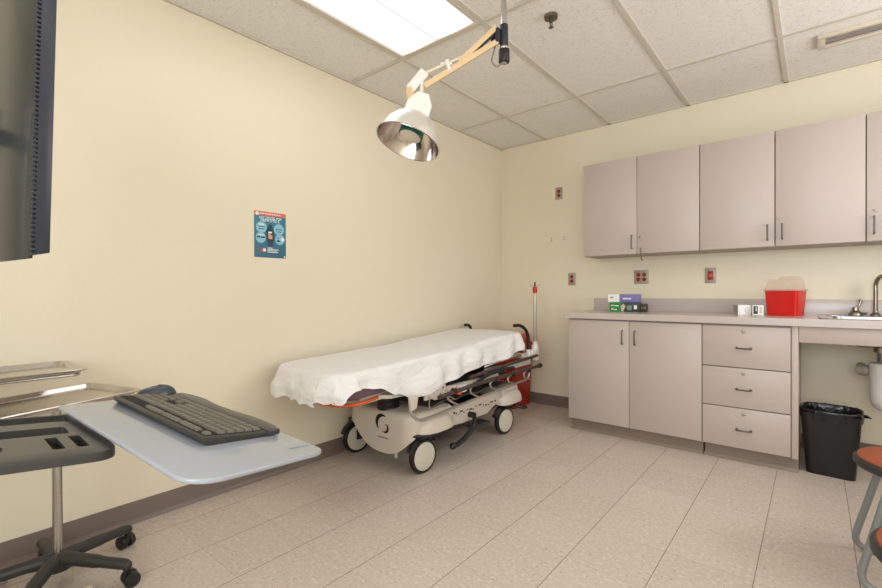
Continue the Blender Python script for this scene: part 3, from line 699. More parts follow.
stool(2.795, -1.585, 0.0, 'round russet stool nearest the black waste bin')
stool(2.79, -2.37, -0.05, 'round russet stool in the bottom right corner of the photo')

# ------------------------------------------------------------------ examination lamp on a ceiling pole
px, py = 1.422, -2.247
t = thing('examination_lamp', 'ceiling-hung examination lamp with tan jointed arm and chrome dome', 'lamp', (px, py, H))
part('canopy', MB().lathe([(0, 0), (0.055, 0), (0.055, -0.015), (0.02, -0.03), (0, -0.03)], (px, py, H)), M_beige, t)
part('pole', MB().cyl((px, py, 2.10), (px, py, H - 0.02), 0.0125, n=20), M_chrome, t)
M_navy = mat('dark_navy_plastic', rgb(40, 42, 54), 0.35)
part('collar', MB().cyl((px, py, 2.17), (px, py, 2.272), 0.0185, n=24, bev=0.003).box((px - 0.045, py - 0.04, 2.19), (px - 0.005, py - 0.005, 2.25), 0.004), M_navy, t)
part('collar_ring', MB().cyl((px, py, 2.162), (px, py, 2.172), 0.022, n=24, bev=0.002), M_chrome, t)
part('knob', MB().cyl((px, py, 2.105), (px, py, 2.163), 0.0245, n=28, bev=0.004), M_black, t)
J0u = Vector((1.395, -2.275, 2.255)); J0l = Vector((1.398, -2.270, 2.195))
J1 = Vector((1.208, -2.597, 1.960))
mid = Vector((1.312, -2.405, 2.085))
def bar(p, q, w, h, b=0.002):
    """box bar from p to q, w wide, h high"""
    p = Vector(p); q = Vector(q); d = q - p; L = d.length; d.normalize()
    s = Vector((0, 0, 1)).cross(d).normalized(); u = d.cross(s)
    Mx = Matrix(((d.x, s.x, u.x, p.x), (d.y, s.y, u.y, p.y), (d.z, s.z, u.z, p.z), (0, 0, 0, 1)))
    return MB().box((0, -w / 2, -h / 2), (L, w / 2, h / 2), b, M=Mx)
lowend = Vector((1.228, -2.566, 1.945))
part('spring_arm', bar(J0u, Vector((1.300, -2.42, 2.075)), 0.030, 0.022), M_tan, t)
part('arm_channel', bar(J0u + Vector((0.004, 0, -0.020)), Vector((1.325, -2.39, 2.10)), 0.020, 0.012), M_black, t)
part('lower_arm', bar(J0l, lowend, 0.026, 0.022), M_tan, t)
part('upper_rod', bar(Vector((1.33, -2.375, 2.125)), Vector((1.222, -2.575, 1.992)), 0.014, 0.011), M_beige, t)
k = (Vector((1.33, -2.375, 2.125)) + Vector((1.222, -2.575, 1.992))) / 2; k2 = (J0l * 0.34 + lowend * 0.66)
part('link_bracket', bar(k + Vector((0, 0, 0.012)), k2 - Vector((0, 0, 0.004)), 0.034, 0.014).cyl(k + Vector((0.02, 0.015, 0)), k - Vector((0.02, 0.015, 0)), 0.007), M_white, t)
part('cable', MB().tube([(1.402, -2.268, 2.21), (1.378, -2.262, 2.165), (1.372, -2.27, 2.12), (1.392, -2.262, 2.092), (1.414, -2.256, 2.10), (1.420, -2.25, 2.118)], 0.0035, smooth=6), mat('grey_cable', rgb(128, 128, 128), 0.5), t)
E1 = Vector((1.207, -2.598, 1.985)); E2 = Vector((1.214, -2.60, 1.895)); E3 = Vector((1.226, -2.615, 1.845))
part('elbow', bar(Vector((1.232, -2.562, 2.005)), Vector((1.190, -2.612, 1.925)), 0.030, 0.040, 0.006), M_white, t)
part('knuckle', bar(Vector((1.192, -2.612, 1.935)), Vector((1.200, -2.612, 1.875)), 0.026, 0.03, 0.005), M_tan, t)
part('drop_link', bar(Vector((1.228, -2.572, 1.965)), Vector((1.236, -2.592, 1.862)), 0.010, 0.024, 0.003), M_white, t)
# dome
ax = Vector((-0.1226, -0.3481, -0.9265)).normalized()
cen = Vector((1.236, -2.672, 1.684))
apex = cen - ax * 0.125
Ap = apex - ax * 0.03
tow = (-Fw - ax * (-Fw).dot(ax)).normalized()
wid = ax.cross(tow).normalized()
for s in (-1, 1):
    part('yoke', MB().poly([Ap + tow * 0.050 * s + wid * a + ax * b for a, b in ((-0.022, -0.040), (0.022, -0.040), (0.048, 0.004), (0.050, 0.050), (0.030, 0.060), (-0.030, 0.060), (-0.050, 0.050), (-0.048, 0.004))], tow * 0.003, 0), M_white, t)
part('yoke_bridge', MB().box((-0.022, -0.05, -0.002), (0.022, 0.05, 0.002), 0.001, M=Matrix(((wid.x, tow.x, ax.x, Ap.x - ax.x * 0.04), (wid.y, tow.y, ax.y, Ap.y - ax.y * 0.04), (wid.z, tow.z, ax.z, Ap.z - ax.z * 0.04), (0, 0, 0, 1)))), M_white, t)
part('neck', MB().cyl(Ap - ax * 0.012, apex + ax * 0.012, 0.034, 0.048, n=28, bev=0.004), M_white, t)
M_dome_out = mat('satin_aluminium_outside', rgb(222, 218, 208), 0.34, 0.55)
prof = [(0.046, 0.008), (0.064, 0.020), (0.086, 0.038), (0.108, 0.066), (0.122, 0.096), (0.130, 0.125)]
part('reflector', MB().lathe(prof + [(0.132, 0.1265), (0.1315, 0.1275), (0.128, 0.125)] + [(r - 0.003, z + 0.002) for r, z in prof[::-1][1:]], apex, ax, n=56), [mat('polished_reflector', rgb(214, 206, 202), 0.16, 1.0)], t)
part('reflector_cap', MB().lathe([(0, 0.002), (0.047, 0.005), (0.066, 0.017), (0.089, 0.036), (0.111, 0.065), (0.125, 0.096), (0.1325, 0.1235), (0.1305, 0.1235)], apex, ax, n=56), M_dome_out, t)
part('lamp_socket', MB().cyl(apex + ax * 0.01, apex + ax * 0.07, 0.036, n=28), M_chrome, t)
part('green_ring', MB().lathe([(0.036, 0.045), (0.049, 0.045), (0.049, 0.094), (0.040, 0.096)], apex, ax, n=40), mat('teal_ring', rgb(28, 104, 92), 0.35), t)
part('heat_filter', MB().lathe([(0.0, 0.106), (0.034, 0.104), (0.043, 0.098), (0.043, 0.07), (0.0, 0.07)], apex, ax, n=40), mat('cream_filter', rgb(216, 204, 184), 0.4), t)

# ------------------------------------------------------------------ stretcher
M_base_w = mat('cream_fibreglass', rgb(208, 198, 184), 0.32, var=0.03)
M_maroon = mat('plum_vinyl', rgb(104, 80, 92), 0.38)
M_orange = mat('orange_bumper', rgb(222, 92, 34), 0.4)
M_tube = mat('satin_tube', rgb(186, 180, 170), 0.28, 0.85)
M_brown = mat('brown_rail', rgb(78, 64, 60), 0.4, 0.2)
S = thing('hospital_stretcher', 'wheeled hospital stretcher parked along the left wall', 'stretcher', (0.37, -1.5, 0))
def ztop(y):
    k = min(1, max(0, (y + 1.75) / 0.75)); k = k * k * (3 - 2 * k)
    return 0.670 + 0.032 * (y + 2.6) + 0.030 * k
MX0, MX1, MY0, MY1 = 0.07, 0.685, -2.60, -0.785
# mattress
tb = bmesh.new(); o2 = rounded(rect2(MX0, MY0, MX1, MY1), [0.14, 0.14, 0.09, 0.09], 9)
rows = []
for k, (ins, fz) in enumerate(((0.012, 0.0), (0.0, 0.12), (0.0, 0.8), (0.012, 0.96), (0.03, 1.0))):
    rw = []
    for p in o2:
        cx, cy = (MX0 + MX1) / 2, (MY0 + MY1) / 2
        x = cx + (p.x - cx) * (1 - ins / 0.32); y = cy + (p.y - cy) * (1 - ins / 0.86)
        zt = ztop(y) - 0.014
        rw.append(tb.verts.new((x, y, zt - 0.125 + 0.125 * fz)))
    rows.append(rw)
for a, b in zip(rows[:-1], rows[1:]):
    for j in range(len(a)): tb.faces.new((a[j], a[(j + 1) % len(a)], b[(j + 1) % len(a)], b[j]))
tb.faces.new(rows[0][::-1]); tb.faces.new(rows[-1]); bmesh.ops.recalc_face_normals(tb, faces=tb.faces[:])
mb = MB(); mb._add(tb)
part('mattress', mb, M_maroon, S, 'plum vinyl mattress under the white sheet')
# litter frame
f = MB(); zl = lambda y: ztop(y) - 0.178
f.tube([(0.10, -2.42, zl(-2.42)), (0.10, -0.80, zl(-0.8))], 0.016, n=10); f.tube([(0.62, -2.42, zl(-2.42)), (0.62, -0.80, zl(-0.8))], 0.016, n=10)
for y in (-2.40, -1.95, -1.3, -0.82): f.tube([(0.10, y, zl(y)), (0.62, y, zl(y))], 0.016, n=10)
part('litter_frame', f, M_base_w, S)
tb = MB().poly([(0.10, -2.42, zl(-2.42) + 0.018), (0.64, -2.42, zl(-2.42) + 0.018), (0.64, -0.79, zl(-0.79) + 0.018), (0.10, -0.79, zl(-0.79) + 0.018)], (0, 0, 0.018))
part('litter_deck', tb, M_base_w, S)
part('foot_bumper', MB().tube([(0.16, -2.38, 0.515), (0.14, -2.46, 0.513), (0.19, -2.53, 0.51), (0.36, -2.56, 0.507), (0.54, -2.55, 0.503), (0.63, -2.49, 0.503), (0.655, -2.41, 0.506), (0.64, -2.30, 0.513)], 0.009, smooth=6), M_orange, S, 'orange tubular bumper at the foot end')
part('foot_bracket', MB().poly([(0.62, -2.32, 0.500), (0.69, -2.24, 0.500), (0.68, -2.10, 0.492), (0.60, -2.10, 0.492)], (0, 0, 0.022), 0.003), M_base_w, S)
# bellows columns
M_rub = mat('black_rubber', rgb(24, 23, 24), 0.55)
for cy in (-2.0, -1.0):
    prof = []
    for k in range(9):
        z0 = 0.30 + k * 0.026; prof += [(0.066, z0), (0.071, z0 + 0.009), (0.066, z0 + 0.02)]
    part('lift_column', MB().lathe([(0, 0.30)] + prof + [(0, 0.525)], (0.41, cy, 0), n=28), M_rub, S)
# hood of the base: foot end lobe and shoulder, foot and head
def hood(front, back, lobe, name='base_hood'):
    """outline walks from the near shoulder around the end to the far shoulder; front = y of the end face"""
    sgn = -1 if front < back else 1
    hw = 0.30; cx = 0.385; R = 0.09
    path = []
    yb = back; yf = front
    n1 = 16
    for i in range(n1): path.append((cx + hw, yb + (yf - sgn * R - yb) * i / n1))
    for i in range(9):
        a = i / 8 * PI / 2
        path.append((cx + hw - R + R * math.cos(a), yf - sgn * R + sgn * R * math.sin(a)))
    n2 = 28
    for i in range(1, n2): path.append((cx + hw - R - (2 * hw - 2 * R) * i / n2, yf))
    for i in range(9):
        a = PI / 2 - i / 8 * PI / 2
        path.append((cx - hw + R - R * math.cos(a), yf - sgn * R + sgn * R * math.sin(a)))
    for i in range(1, n1 + 1): path.append((cx - hw, yf - sgn * R + (yb - (yf - sgn * R)) * i / n1))
    tb = bmesh.new(); rings = []
    levels = 12
    wheel_y = back - sgn * -0.0
    for (x, y) in path:
        dx = abs(x - cx)
        lx = abs(x - cx - 0.035)
        if dx < hw * 0.97: zb = min(0.235, lobe + (0.235 - lobe) * (lx / (hw * 0.88)) ** 2.6)
        else: zb = 0.235
        col = []
        for l in range(levels + 1):
            f = l / levels
            z = zb + (0.335 - zb) * min(1, f / 0.7)
            if f > 0.7:
                q = (f - 0.7) / 0.3; ins = 0.045 * (1 - math.cos(q * PI / 2)); z = 0.335 + 0.03 * math.sin(q * PI / 2)
            else:
                ins = 0.0 + 0.05 * max(0, (0.30 - z)) * (1 if dx < hw * 0.9 else 0)
            px_ = cx + (x - cx) * (1 - ins / hw); py_ = y + (-sgn) * ins * (1 if abs(y - yb) > 0.02 else 0)
            col.append(tb.verts.new((px_, py_, z)))
        rings.append(col)
    for a, b in zip(rings[:-1], rings[1:]):
        for l in range(levels): tb.faces.new((a[l], b[l], b[l + 1], a[l + 1]))
    tb.faces.new([c[-1] for c in rings])
    bmesh.ops.triangulate(tb, faces=[f for f in tb.faces if len(f.verts) > 4])
    tb.faces.new([rings[0][l] for l in range(levels + 1)] + [rings[-1][l] for l in range(levels, -1, -1)])
    bmesh.ops.recalc_face_normals(tb, faces=tb.faces[:])
    mb = MB(); mb._add(tb); return part(name, mb, M_base_w, S, smooth=50)
hf = hood(-2.075, -1.70, 0.095)
hh = hood(-0.80, -1.10, 0.20)
# printed crescent mark on the hood front
def hood_pt(u, v, off=0.0012): return Vector((0.44 + u * 1.35, -2.075 - off, 0.268 + v * 1.25))
mb = MB(); t2 = bmesh.new(); V = []
N = 18
def crescent(a0, a1, R, w, c, fl=1):
    t2 = bmesh.new(); vs = []
    for i in range(N + 1):
        k = i / N; a = a0 + (a1 - a0) * k; h = w * math.sin(PI * min(1, k * 0.9 + 0.05)) 
        vs.append((t2.verts.new(hood_pt(c[0] + (R + h / 2) * math.cos(a), c[1] + (R + h / 2) * math.sin(a))), t2.verts.new(hood_pt(c[0] + (R - h / 2) * math.cos(a), c[1] + (R - h / 2) * math.sin(a)))))
    for a, b in zip(vs[:-1], vs[1:]): t2.faces.new((a[0], a[1], b[1], b[0]))
    return t2
mb._add(crescent(math.radians(65), math.radians(225), 0.040, 0.021, (0.0, 0.01)))
mb._add(crescent(math.radians(-130), math.radians(80), 0.021, 0.012, (0.012, -0.010)))
part('logo_mark', mb, M_dark, hf, smooth=0)
mb = MB()
for k in range(8): mb.box(hood_pt(-0.036 + k * 0.009, -0.062, -0.0002), hood_pt(-0.030 + k * 0.009, -0.057, 0.0009))
part('logo_text_line', mb, mat('print_grey_brown', rgb(120, 112, 104), 0.6), hf, smooth=0)
part('hood_foot', MB().cyl((0.50, -2.02, 0.07), (0.50, -2.02, 0.12), 0.012), M_base_w, S)
# chassis and side panels
part('chassis', MB().box((0.16, -1.72, 0.19), (0.60, -1.05, 0.30), 0.02), M_black, S)
sp_ = [(0.655, -1.74, 0.335), (0.655, -1.06, 0.335), (0.655, -1.10, 0.262), (0.655, -1.25, 0.205), (0.655, -1.55, 0.200), (0.655, -1.72, 0.215)]
part('side_panel', MB().poly(sp_, (-0.02, 0, 0), 0.003), M_base_w, S)
part('side_panel', MB().poly([(0.11, p[1], p[2]) for p in sp_], (-0.02, 0, 0), 0.003), M_base_w, S)
M_pr = mat('print_charcoal', rgb(60, 56, 52), 0.6)
random.seed(4)
y = -1.70
while y < -1.12:
    w = random.choice([0.012, 0.02, 0.035]); h = random.choice([0.006, 0.010, 0.014])
    z = 0.272 + random.uniform(-0.012, 0.012)
    part('printed_mark', MB().box((0.6552, y, z), (0.6562, y + w, z + h)), M_pr, S, smooth=0); y += w + random.choice([0.006, 0.014, 0.02])
part('base_tray', MB().grid(lambda u, v: Vector((0.12 + 0.53 * v, -1.86 + 1.0 * u, 0.362 + 0.016 * abs(math.sin(u * PI * 4)) + 0.012 * (2 * v - 1) ** 2)), 48, 10, thick=0.006), mat('grey_tray', rgb(96, 90, 80), 0.45), S)
def shoulder(x, y, L_, sx):
    mb = MB()
    def f(u, v):
        a = u * 2 * PI; p = v * PI / 2
        cx_, sy_ = math.cos(a), math.sin(a)
        ux = math.copysign(abs(cx_) ** 0.7, cx_); uy = math.copysign(abs(sy_) ** 0.7, sy_)
        r = math.cos(p) ** 0.55
        return Vector((x + 0.075 * ux * r, y + L_ * uy * r, 0.238 + 0.098 * math.sin(p)))
    mb.grid(f, 48, 14, closed_u=True)
    return part('wheel_shoulder', mb, M_base_w, S, smooth=80)
for x, y, L_ in ((0.662, -1.86, 0.16), (0.655, -0.97, 0.15), (0.11, -1.86, 0.16), (0.11, -0.97, 0.15)): shoulder(x, y, L_, 1)
# wheels
M_wcov = mat('wheel_cover', rgb(204, 200, 184), 0.4, var=0.08, vscale=20)
def wheel(x, y, steer=0.0, side=1):
    Mx = Matrix.Translation((x, y, 0)) @ Matrix.Rotation(steer, 4, 'Z')
    w = part('wheel', (lambda m: (m.lathe([(0.084, -0.018), (0.097, -0.017), (0.103, -0.008), (0.103, 0.008), (0.097, 0.017), (0.084, 0.018)], (0, 0, 0), (1, 0, 0), n=40), bmesh.ops.transform(m.bm, matrix=Mx @ Matrix.Translation((0, 0, 0.1035)), verts=m.bm.verts), m)[-1])(MB()), M_rub, S)
    m = MB().lathe([(0, -0.026), (0.06, -0.025), (0.082, -0.020), (0.0865, -0.014), (0.0865, 0.014), (0.082, 0.020), (0.06, 0.025), (0, 0.026)], (0, 0, 0), (1, 0, 0), n=40)
    m.cyl((-0.029, 0, 0), (0.029, 0, 0), 0.007)
    bmesh.ops.transform(m.bm, matrix=Mx @ Matrix.Translation((0, 0, 0.1035)), verts=m.bm.verts)
    part('wheel_cover', m, M_wcov, w)
    m = MB(); 
    s = -side; m.box((s * 0.033 - 0.004, -0.022, 0.095), (s * 0.033 + 0.004, 0.03, 0.222), 0.003)
    m.tube([(0.0, 0.118 * math.cos(q), 0.1035 + 0.118 * math.sin(q)) for q in [math.radians(40 + 10 * k) for k in range(13)]], 0.006, ry=0.024)
    m.box((-0.038, -0.05, 0.212), (0.038, 0.06, 0.240), 0.008)
    bmesh.ops.transform(m.bm, matrix=Mx, verts=m.bm.verts)
    part('caster_fork', m, M_black, w)
    return w
wheel(0.67, -1.965, -0.08); wheel(0.655, -1.02, -0.10); wheel(0.085, -1.985, -0.12, -1); wheel(0.105, -1.02, 0.0, -1)
def pedal(x, y): return part('brake_pedal', MB().tube([(x - 0.03, y - 0.06, 0.232), (x + 0.035, y - 0.02, 0.236), (x + 0.055, y + 0.06, 0.238), (x + 0.045, y + 0.11, 0.236)], 0.011, smooth=5, ry=0.016), M_black, S)
pedal(0.665, -1.98); pedal(0.655, -1.04)
part('brake_pedal', MB().tube([(0.68, -1.13, 0.21), (0.70, -1.19, 0.20), (0.71, -1.24, 0.19)], 0.014, smooth=4, ry=0.02), M_black, S)
part('brake_pedal', MB().tube([(0.66, -0.88, 0.19), (0.70, -0.82, 0.17), (0.705, -0.78, 0.165)], 0.014, smooth=4, ry=0.02), M_black, S)
part('pump_pedal', MB().tube([(0.69, -1.47, 0.245), (0.72, -1.50, 0.215), (0.74, -1.60, 0.155), (0.74, -1.70, 0.122), (0.735, -1.745, 0.118)], 0.013, smooth=6, ry=0.017).sph((0.735, -1.755, 0.118), 0.022).cyl((0.60, -1.47, 0.245), (0.70, -1.47, 0.245), 0.02), M_black, S, 'curved black pump pedal with round tip')
part('foot_pedal', MB().box((0.60, -1.45, 0.145), (0.70, -1.27, 0.165), 0.008).cyl((0.62, -1.64, 0.165), (0.62, -1.30, 0.165), 0.008), M_black2, S)
# side rails (folded down)
def side_rail(x, sx):
    r = part('side_rail', MB().tube([(x, -1.90, 0.452), (x + sx * 0.004, -1.6, 0.468), (x, -1.2, 0.475), (x, -0.62, 0.478)], 0.013, smooth=5, n=12), M_brown, S)
    part('rail_tip', MB().cyl((x, -0.63, 0.478), (x, -0.595, 0.478), 0.018, n=16, bev=0.004), M_black, r)
    part('rail_loop', MB().tube([(x - sx * 0.02, -2.135, 0.44), (x, -2.13, 0.39), (x + sx * 0.004, -2.06, 0.352), (x + sx * 0.004, -1.95, 0.352), (x, -1.5, 0.376), (x, -1.0, 0.392), (x, -0.85, 0.395), (x, -0.80, 0.42), (x, -0.79, 0.468)], 0.009, smooth=6, n=10), M_tube, r)
    for k in range(5):
        y = -1.75 + k * 0.235
        part('spindle', MB().tube([(x, y, 0.468), (x, y - 0.06, 0.455), (x, y - 0.055, 0.42), (x, y + 0.03, 0.375 + k * 0.004)], 0.007, smooth=5, n=8), M_tube, r)
        part('rail_pivot', MB().cyl((x - sx * 0.02, y, 0.466), (x + sx * 0.016, y, 0.466), 0.016, n=14, bev=0.003), M_black, r)
    part('rail_arm', MB().poly([(x - sx * 0.01, -2.16, 0.50), (x - sx * 0.01, -2.09, 0.50), (x - sx * 0.01, -2.105, 0.43), (x - sx * 0.01, -2.15, 0.42)], (sx * 0.02, 0, 0), 0.003), M_base_w, r)
    return r
side_rail(0.745, 1); side_rail(0.035, 1)
# upper transfer rail, hinge brackets
part('upper_rail', MB().tube([(0.715, -1.55, 0.515), (0.725, -1.3, 0.535), (0.725, -0.62, 0.560)], 0.012, smooth=4), M_brown, S)
part('head_rail', MB().tube([(0.66, -1.30, 0.548), (0.70, -1.15, 0.575), (0.70, -0.85, 0.585)], 0.010, smooth=4), M_tube, S)
part('hinge_arm', MB().tube([(0.735, -1.50, 0.47), (0.735, -1.38, 0.505), (0.735, -1.18, 0.52), (0.74, -1.02, 0.515)], 0.012, smooth=5, ry=0.012), M_black, S)
part('frame_beam', MB().box((0.665, -1.92, 0.448), (0.69, -1.15, 0.486), 0.003).box((0.66, -1.30, 0.49), (0.69, -0.66, 0.535), 0.004), M_base_w, S)
br = MB().box((0.69, -1.90, 0.43), (0.712, -1.79, 0.51), 0.004).box((0.69, -1.98, 0.44), (0.705, -1.90, 0.48), 0.003)
part('hinge_bracket', br, M_base_w, S)
mb = MB()
for q in ((-1.88, 0.49), (-1.82, 0.495), (-1.85, 0.46), (-1.81, 0.44)): mb.cyl((0.711, q[0], q[1]), (0.7135, q[0], q[1]), 0.006, n=10)
part('bracket_hole', mb, M_dark, S)
part('release_button', MB().cyl((0.70, -1.695, 0.452), (0.752, -1.695, 0.452), 0.02, n=18, bev=0.005), M_orange, S, 'orange release button')
part('release_housing', MB().box((0.69, -1.665, 0.435), (0.735, -1.60, 0.485), 0.008), M_white, S)
part('under_deck_box', MB().box((0.14, -1.62, 0.42), (0.60, -0.90, 0.50), 0.01), M_black, S)
part('drop_wire', MB().tube([(0.715, -1.95, 0.46), (0.715, -1.955, 0.395), (0.715, -1.93, 0.385), (0.715, -1.84, 0.392)], 0.004, smooth=3, n=8), M_tube, S)
part('drop_wire', MB().tube([(0.71, -1.78, 0.44), (0.71, -1.70, 0.40)], 0.0045, n=8), M_tube, S)
# push handles and the pole mount at the head end
hm = MB().box((0.62, -0.70, 0.545), (0.70, -0.60, 0.575), 0.006).cyl((0.665, -0.66, 0.57), (0.665, -0.66, 0.61), 0.018)
part('handle_mount', hm, M_white, S)
part('push_handle', MB().tube([(0.665, -0.66, 0.60), (0.665, -0.66, 0.70), (0.66, -0.69, 0.77), (0.65, -0.76, 0.81), (0.64, -0.84, 0.815)], 0.0135, smooth=7, n=12), M_black, S)
part('push_handle', MB().tube([(0.06, -0.62, 0.56), (0.06, -0.62, 0.70), (0.06, -0.63, 0.755), (0.07, -0.68, 0.785), (0.08, -0.74, 0.79)], 0.0135, smooth=7, n=12), M_black, S)
part('head_cross_beam', MB().box((0.08, -0.76, 0.545), (0.66, -0.70, 0.58), 0.006), M_base_w, S)
iv = (0.668, -0.545)
pm_ = part('pole_clamp', MB().box((iv[0] - 0.035, iv[1] - 0.09, 0.56), (iv[0] + 0.03, iv[1] + 0.03, 0.60), 0.008).cyl((iv[0], iv[1], 0.51), (iv[0], iv[1], 0.635), 0.03, n=18, bev=0.003).cyl((iv[0], iv[1], 0.63), (iv[0], iv[1], 0.665), 0.021, n=18), M_white, S)
ivp = part('iv_pole', MB().cyl((iv[0], iv[1], 0.52), (iv[0], iv[1], 1.12), 0.0125, n=16), M_tube, S, 'thin metal drip pole')
part('pole_top_grip', MB().lathe([(0, 0), (0.016, 0.002), (0.020, 0.02), (0.020, 0.045), (0.014, 0.058), (0, 0.06)], (iv[0], iv[1], 1.07), n=20), mat('red_grip', rgb(186, 44, 28), 0.4), ivp)
part('pole_tip', MB().cyl((iv[0], iv[1], 1.13), (iv[0], iv[1], 1.165), 0.006), M_black, ivp)
mb = MB()
for s in (-1, 1):
    mb.tube([Vector((iv[0], iv[1], 1.13)) + Vector((Rt.x, Rt.y, 0)) * s * a + Vector((0, 0, b)) for a, b in ((0.0, 0.0), (0.015, 0.012), (0.032, 0.0), (0.04, 0.018))], 0.003, smooth=5, n=8)
part('drip_hook', mb, M_tube, ivp)

# ------------------------------------------------------------------ sheet draped over the mattress
def sheet():
    mb = MB(); t = bmesh.new()
    NX, NY = 90, 190
    x0, x1, y0, y1 = MX0 + 0.005, MX1 + 0.006, MY0 - 0.006, MY1 + 0.004
    r = 0.022
    def hem_near(y):
        # hem height down from the top along the near side
        pts = [(-2.62, 0.082), (-2.52, 0.074), (-2.44, 0.078), (-2.34, 0.095), (-2.2, 0.155), (-2.05, 0.205), (-1.95, 0.215), (-1.8, 0.19), (-1.65, 0.165), (-1.45, 0.15), (-1.2, 0.165), (-1.0, 0.15), (-0.85, 0.13), (-0.7, 0.11)]
        for a, b in zip(pts[:-1], pts[1:]):
            if y <= b[0]: k = max(0, (y - a[0]) / (b[0] - a[0])); k = k * k * (3 - 2 * k); return a[1] + (b[1] - a[1]) * k
        return pts[-1][1]
    V = []
    for i in range(NX + 1):
        row = []
        for j in range(NY + 1):
            u = i / NX; v = j / NY
            hy = y0 + (y1 - y0) * min(1, max(0, (v - 0.06) / 0.90))
            near = hem_near(hy) + 0.010 * noise.noise(Vector((hy * 5, 3, 1)))
            a = x0 - 0.02 + (x1 + near - x0 + 0.02) * u
            foot = 0.148 + 0.004 * u + 0.006 * math.sin(u * 38) + 0.008 * noise.noise(Vector((u * 7, 1, 5)))
            b = y0 - foot + (y1 - y0 + foot + 0.085) * v
            ca, cb = min(max(a, x0 + r), x1 - r), min(max(b, y0 + r), y1 - r)
            Rc = 0.12 if b < -1.7 else 0.075
            ix, iy = min(max(a, x0 + Rc), x1 - Rc), min(max(b, y0 + Rc), y1 - Rc)
            ex, ey = a - ix, b - iy; el = math.hypot(ex, ey)
            if abs(ex) > 1e-9 and abs(ey) > 1e-9 and el > Rc - r:
                ca, cb = ix + ex / el * (Rc - r), iy + ey / el * (Rc - r)
            elif abs(ex) > 1e-9 and abs(ey) > 1e-9: ca, cb = a, b
            dx, dy = a - ca, b - cb; d = math.hypot(dx, dy)
            zt = ztop(cb) + 0.004 + 0.005 * noise.noise(Vector((ca * 4, cb * 3, 0))) + 0.0035 * noise.noise(Vector((ca * 11, cb * 5, 2))) + 0.0045 * (0.5 - abs(noise.noise(Vector((ca * 3 + cb * 5, cb * 2.2 - ca * 4, 7)))) * 2) ** 2
            # gentle sag in the middle of the mattress and crease lines
            zt += 0.004
            if dx > 0 and dy < 0: d = min(d, r * 0.57 + foot - 0.012)
            if d < 1e-9: row.append(t.verts.new((a, b, zt))); continue
            nx, ny = dx / math.hypot(dx, dy), dy / math.hypot(dx, dy)
            arc = r * PI / 2
            if d < arc: th = d / r; off = r * math.sin(th); drop = r * (1 - math.cos(th))
            else: off = r; drop = r + (d - arc)
            s = (cb * 7.0 + ca * 9.0)
            fold = (0.5 + 0.5 * math.sin(s * 3.1 + 1.8 * math.sin(s * 1.1) + 5 * drop)) * 0.62 + 0.5 * noise.noise(Vector((s * 1.3, drop * 9, 4)))
            fa = min(1, max(0, (d - 0.012)) / 0.10)
            off += fa * (0.010 + 0.036 * fold) + 0.02 * fa * (1 if b < y0 else 0)
            # the foot-end corner flap swings out
            if dx > 0 and dy < 0: off += 0.02 * fa
            row.append(t.verts.new((max(0.006, ca + nx * off), cb + ny * off, zt - drop)))
        V.append(row)
    for i in range(NX):
        for j in range(NY): t.faces.new((V[i][j], V[i + 1][j], V[i + 1][j + 1], V[i][j + 1]))
    bmesh.ops.recalc_face_normals(t, faces=t.faces[:])
    mb._add(t)
    m = mat('white_cotton', rgb(238, 236, 235), 0.85, spec=0.2)
    nt = m.node_tree; tc = nt.nodes.new('ShaderNodeTexCoord'); mp = nt.nodes.new('ShaderNodeMapping')
    mp.inputs['Scale'].default_value = (1.0, 0.55, 1.4); mp.inputs['Rotation'].default_value = (0, 0, 0.5)
    n = nt.nodes.new('ShaderNodeTexNoise'); n.inputs['Scale'].default_value = 11; n.inputs['Detail'].default_value = 4; n.inputs['Distortion'].default_value = 1.4
    b = nt.nodes.new('ShaderNodeBump'); b.inputs['Strength'].default_value = 0.55; b.inputs['Distance'].default_value = 0.025
    nt.links.new(tc.outputs['Object'], mp.inputs[0]); nt.links.new(mp.outputs[0], n.inputs[0]); nt.links.new(n.outputs['Fac'], b.inputs['Height'])
    nt.links.new(b.outputs[0], nt.nodes['Principled BSDF'].inputs['Normal'])
    return solo('bed_sheet', mb, m, 'white cotton sheet draped over the stretcher mattress', 'sheet', (0.37, -1.6, 0.69), smooth=180)
sheet()

# foot end fold hanging over the near corner: separate draped layer of the same sheet is part of the sheet
# ------------------------------------------------------------------ red waste container at the head end
t = thing('clinical_waste_bin', 'tall red clinical waste bin behind the head of the stretcher', 'waste bin', (0.22, -0.19, 0))
M_rb = mat('red_plastic', rgb(186, 42, 18), 0.4)
part('tub', frustum((0.205, -0.195), 0.29, 0.31, 0.33, 0.35, 0.0, 0.56, 0.03), M_rb, t)
part('lid', MB().box((0.025, -0.385, 0.56), (0.385, -0.008, 0.60), 0.012), M_rb, t)
part('lid_top', MB().box((0.06, -0.34, 0.60), (0.35, -0.04, 0.68), 0.018), mat('orange_lid', rgb(214, 92, 38), 0.4), t)

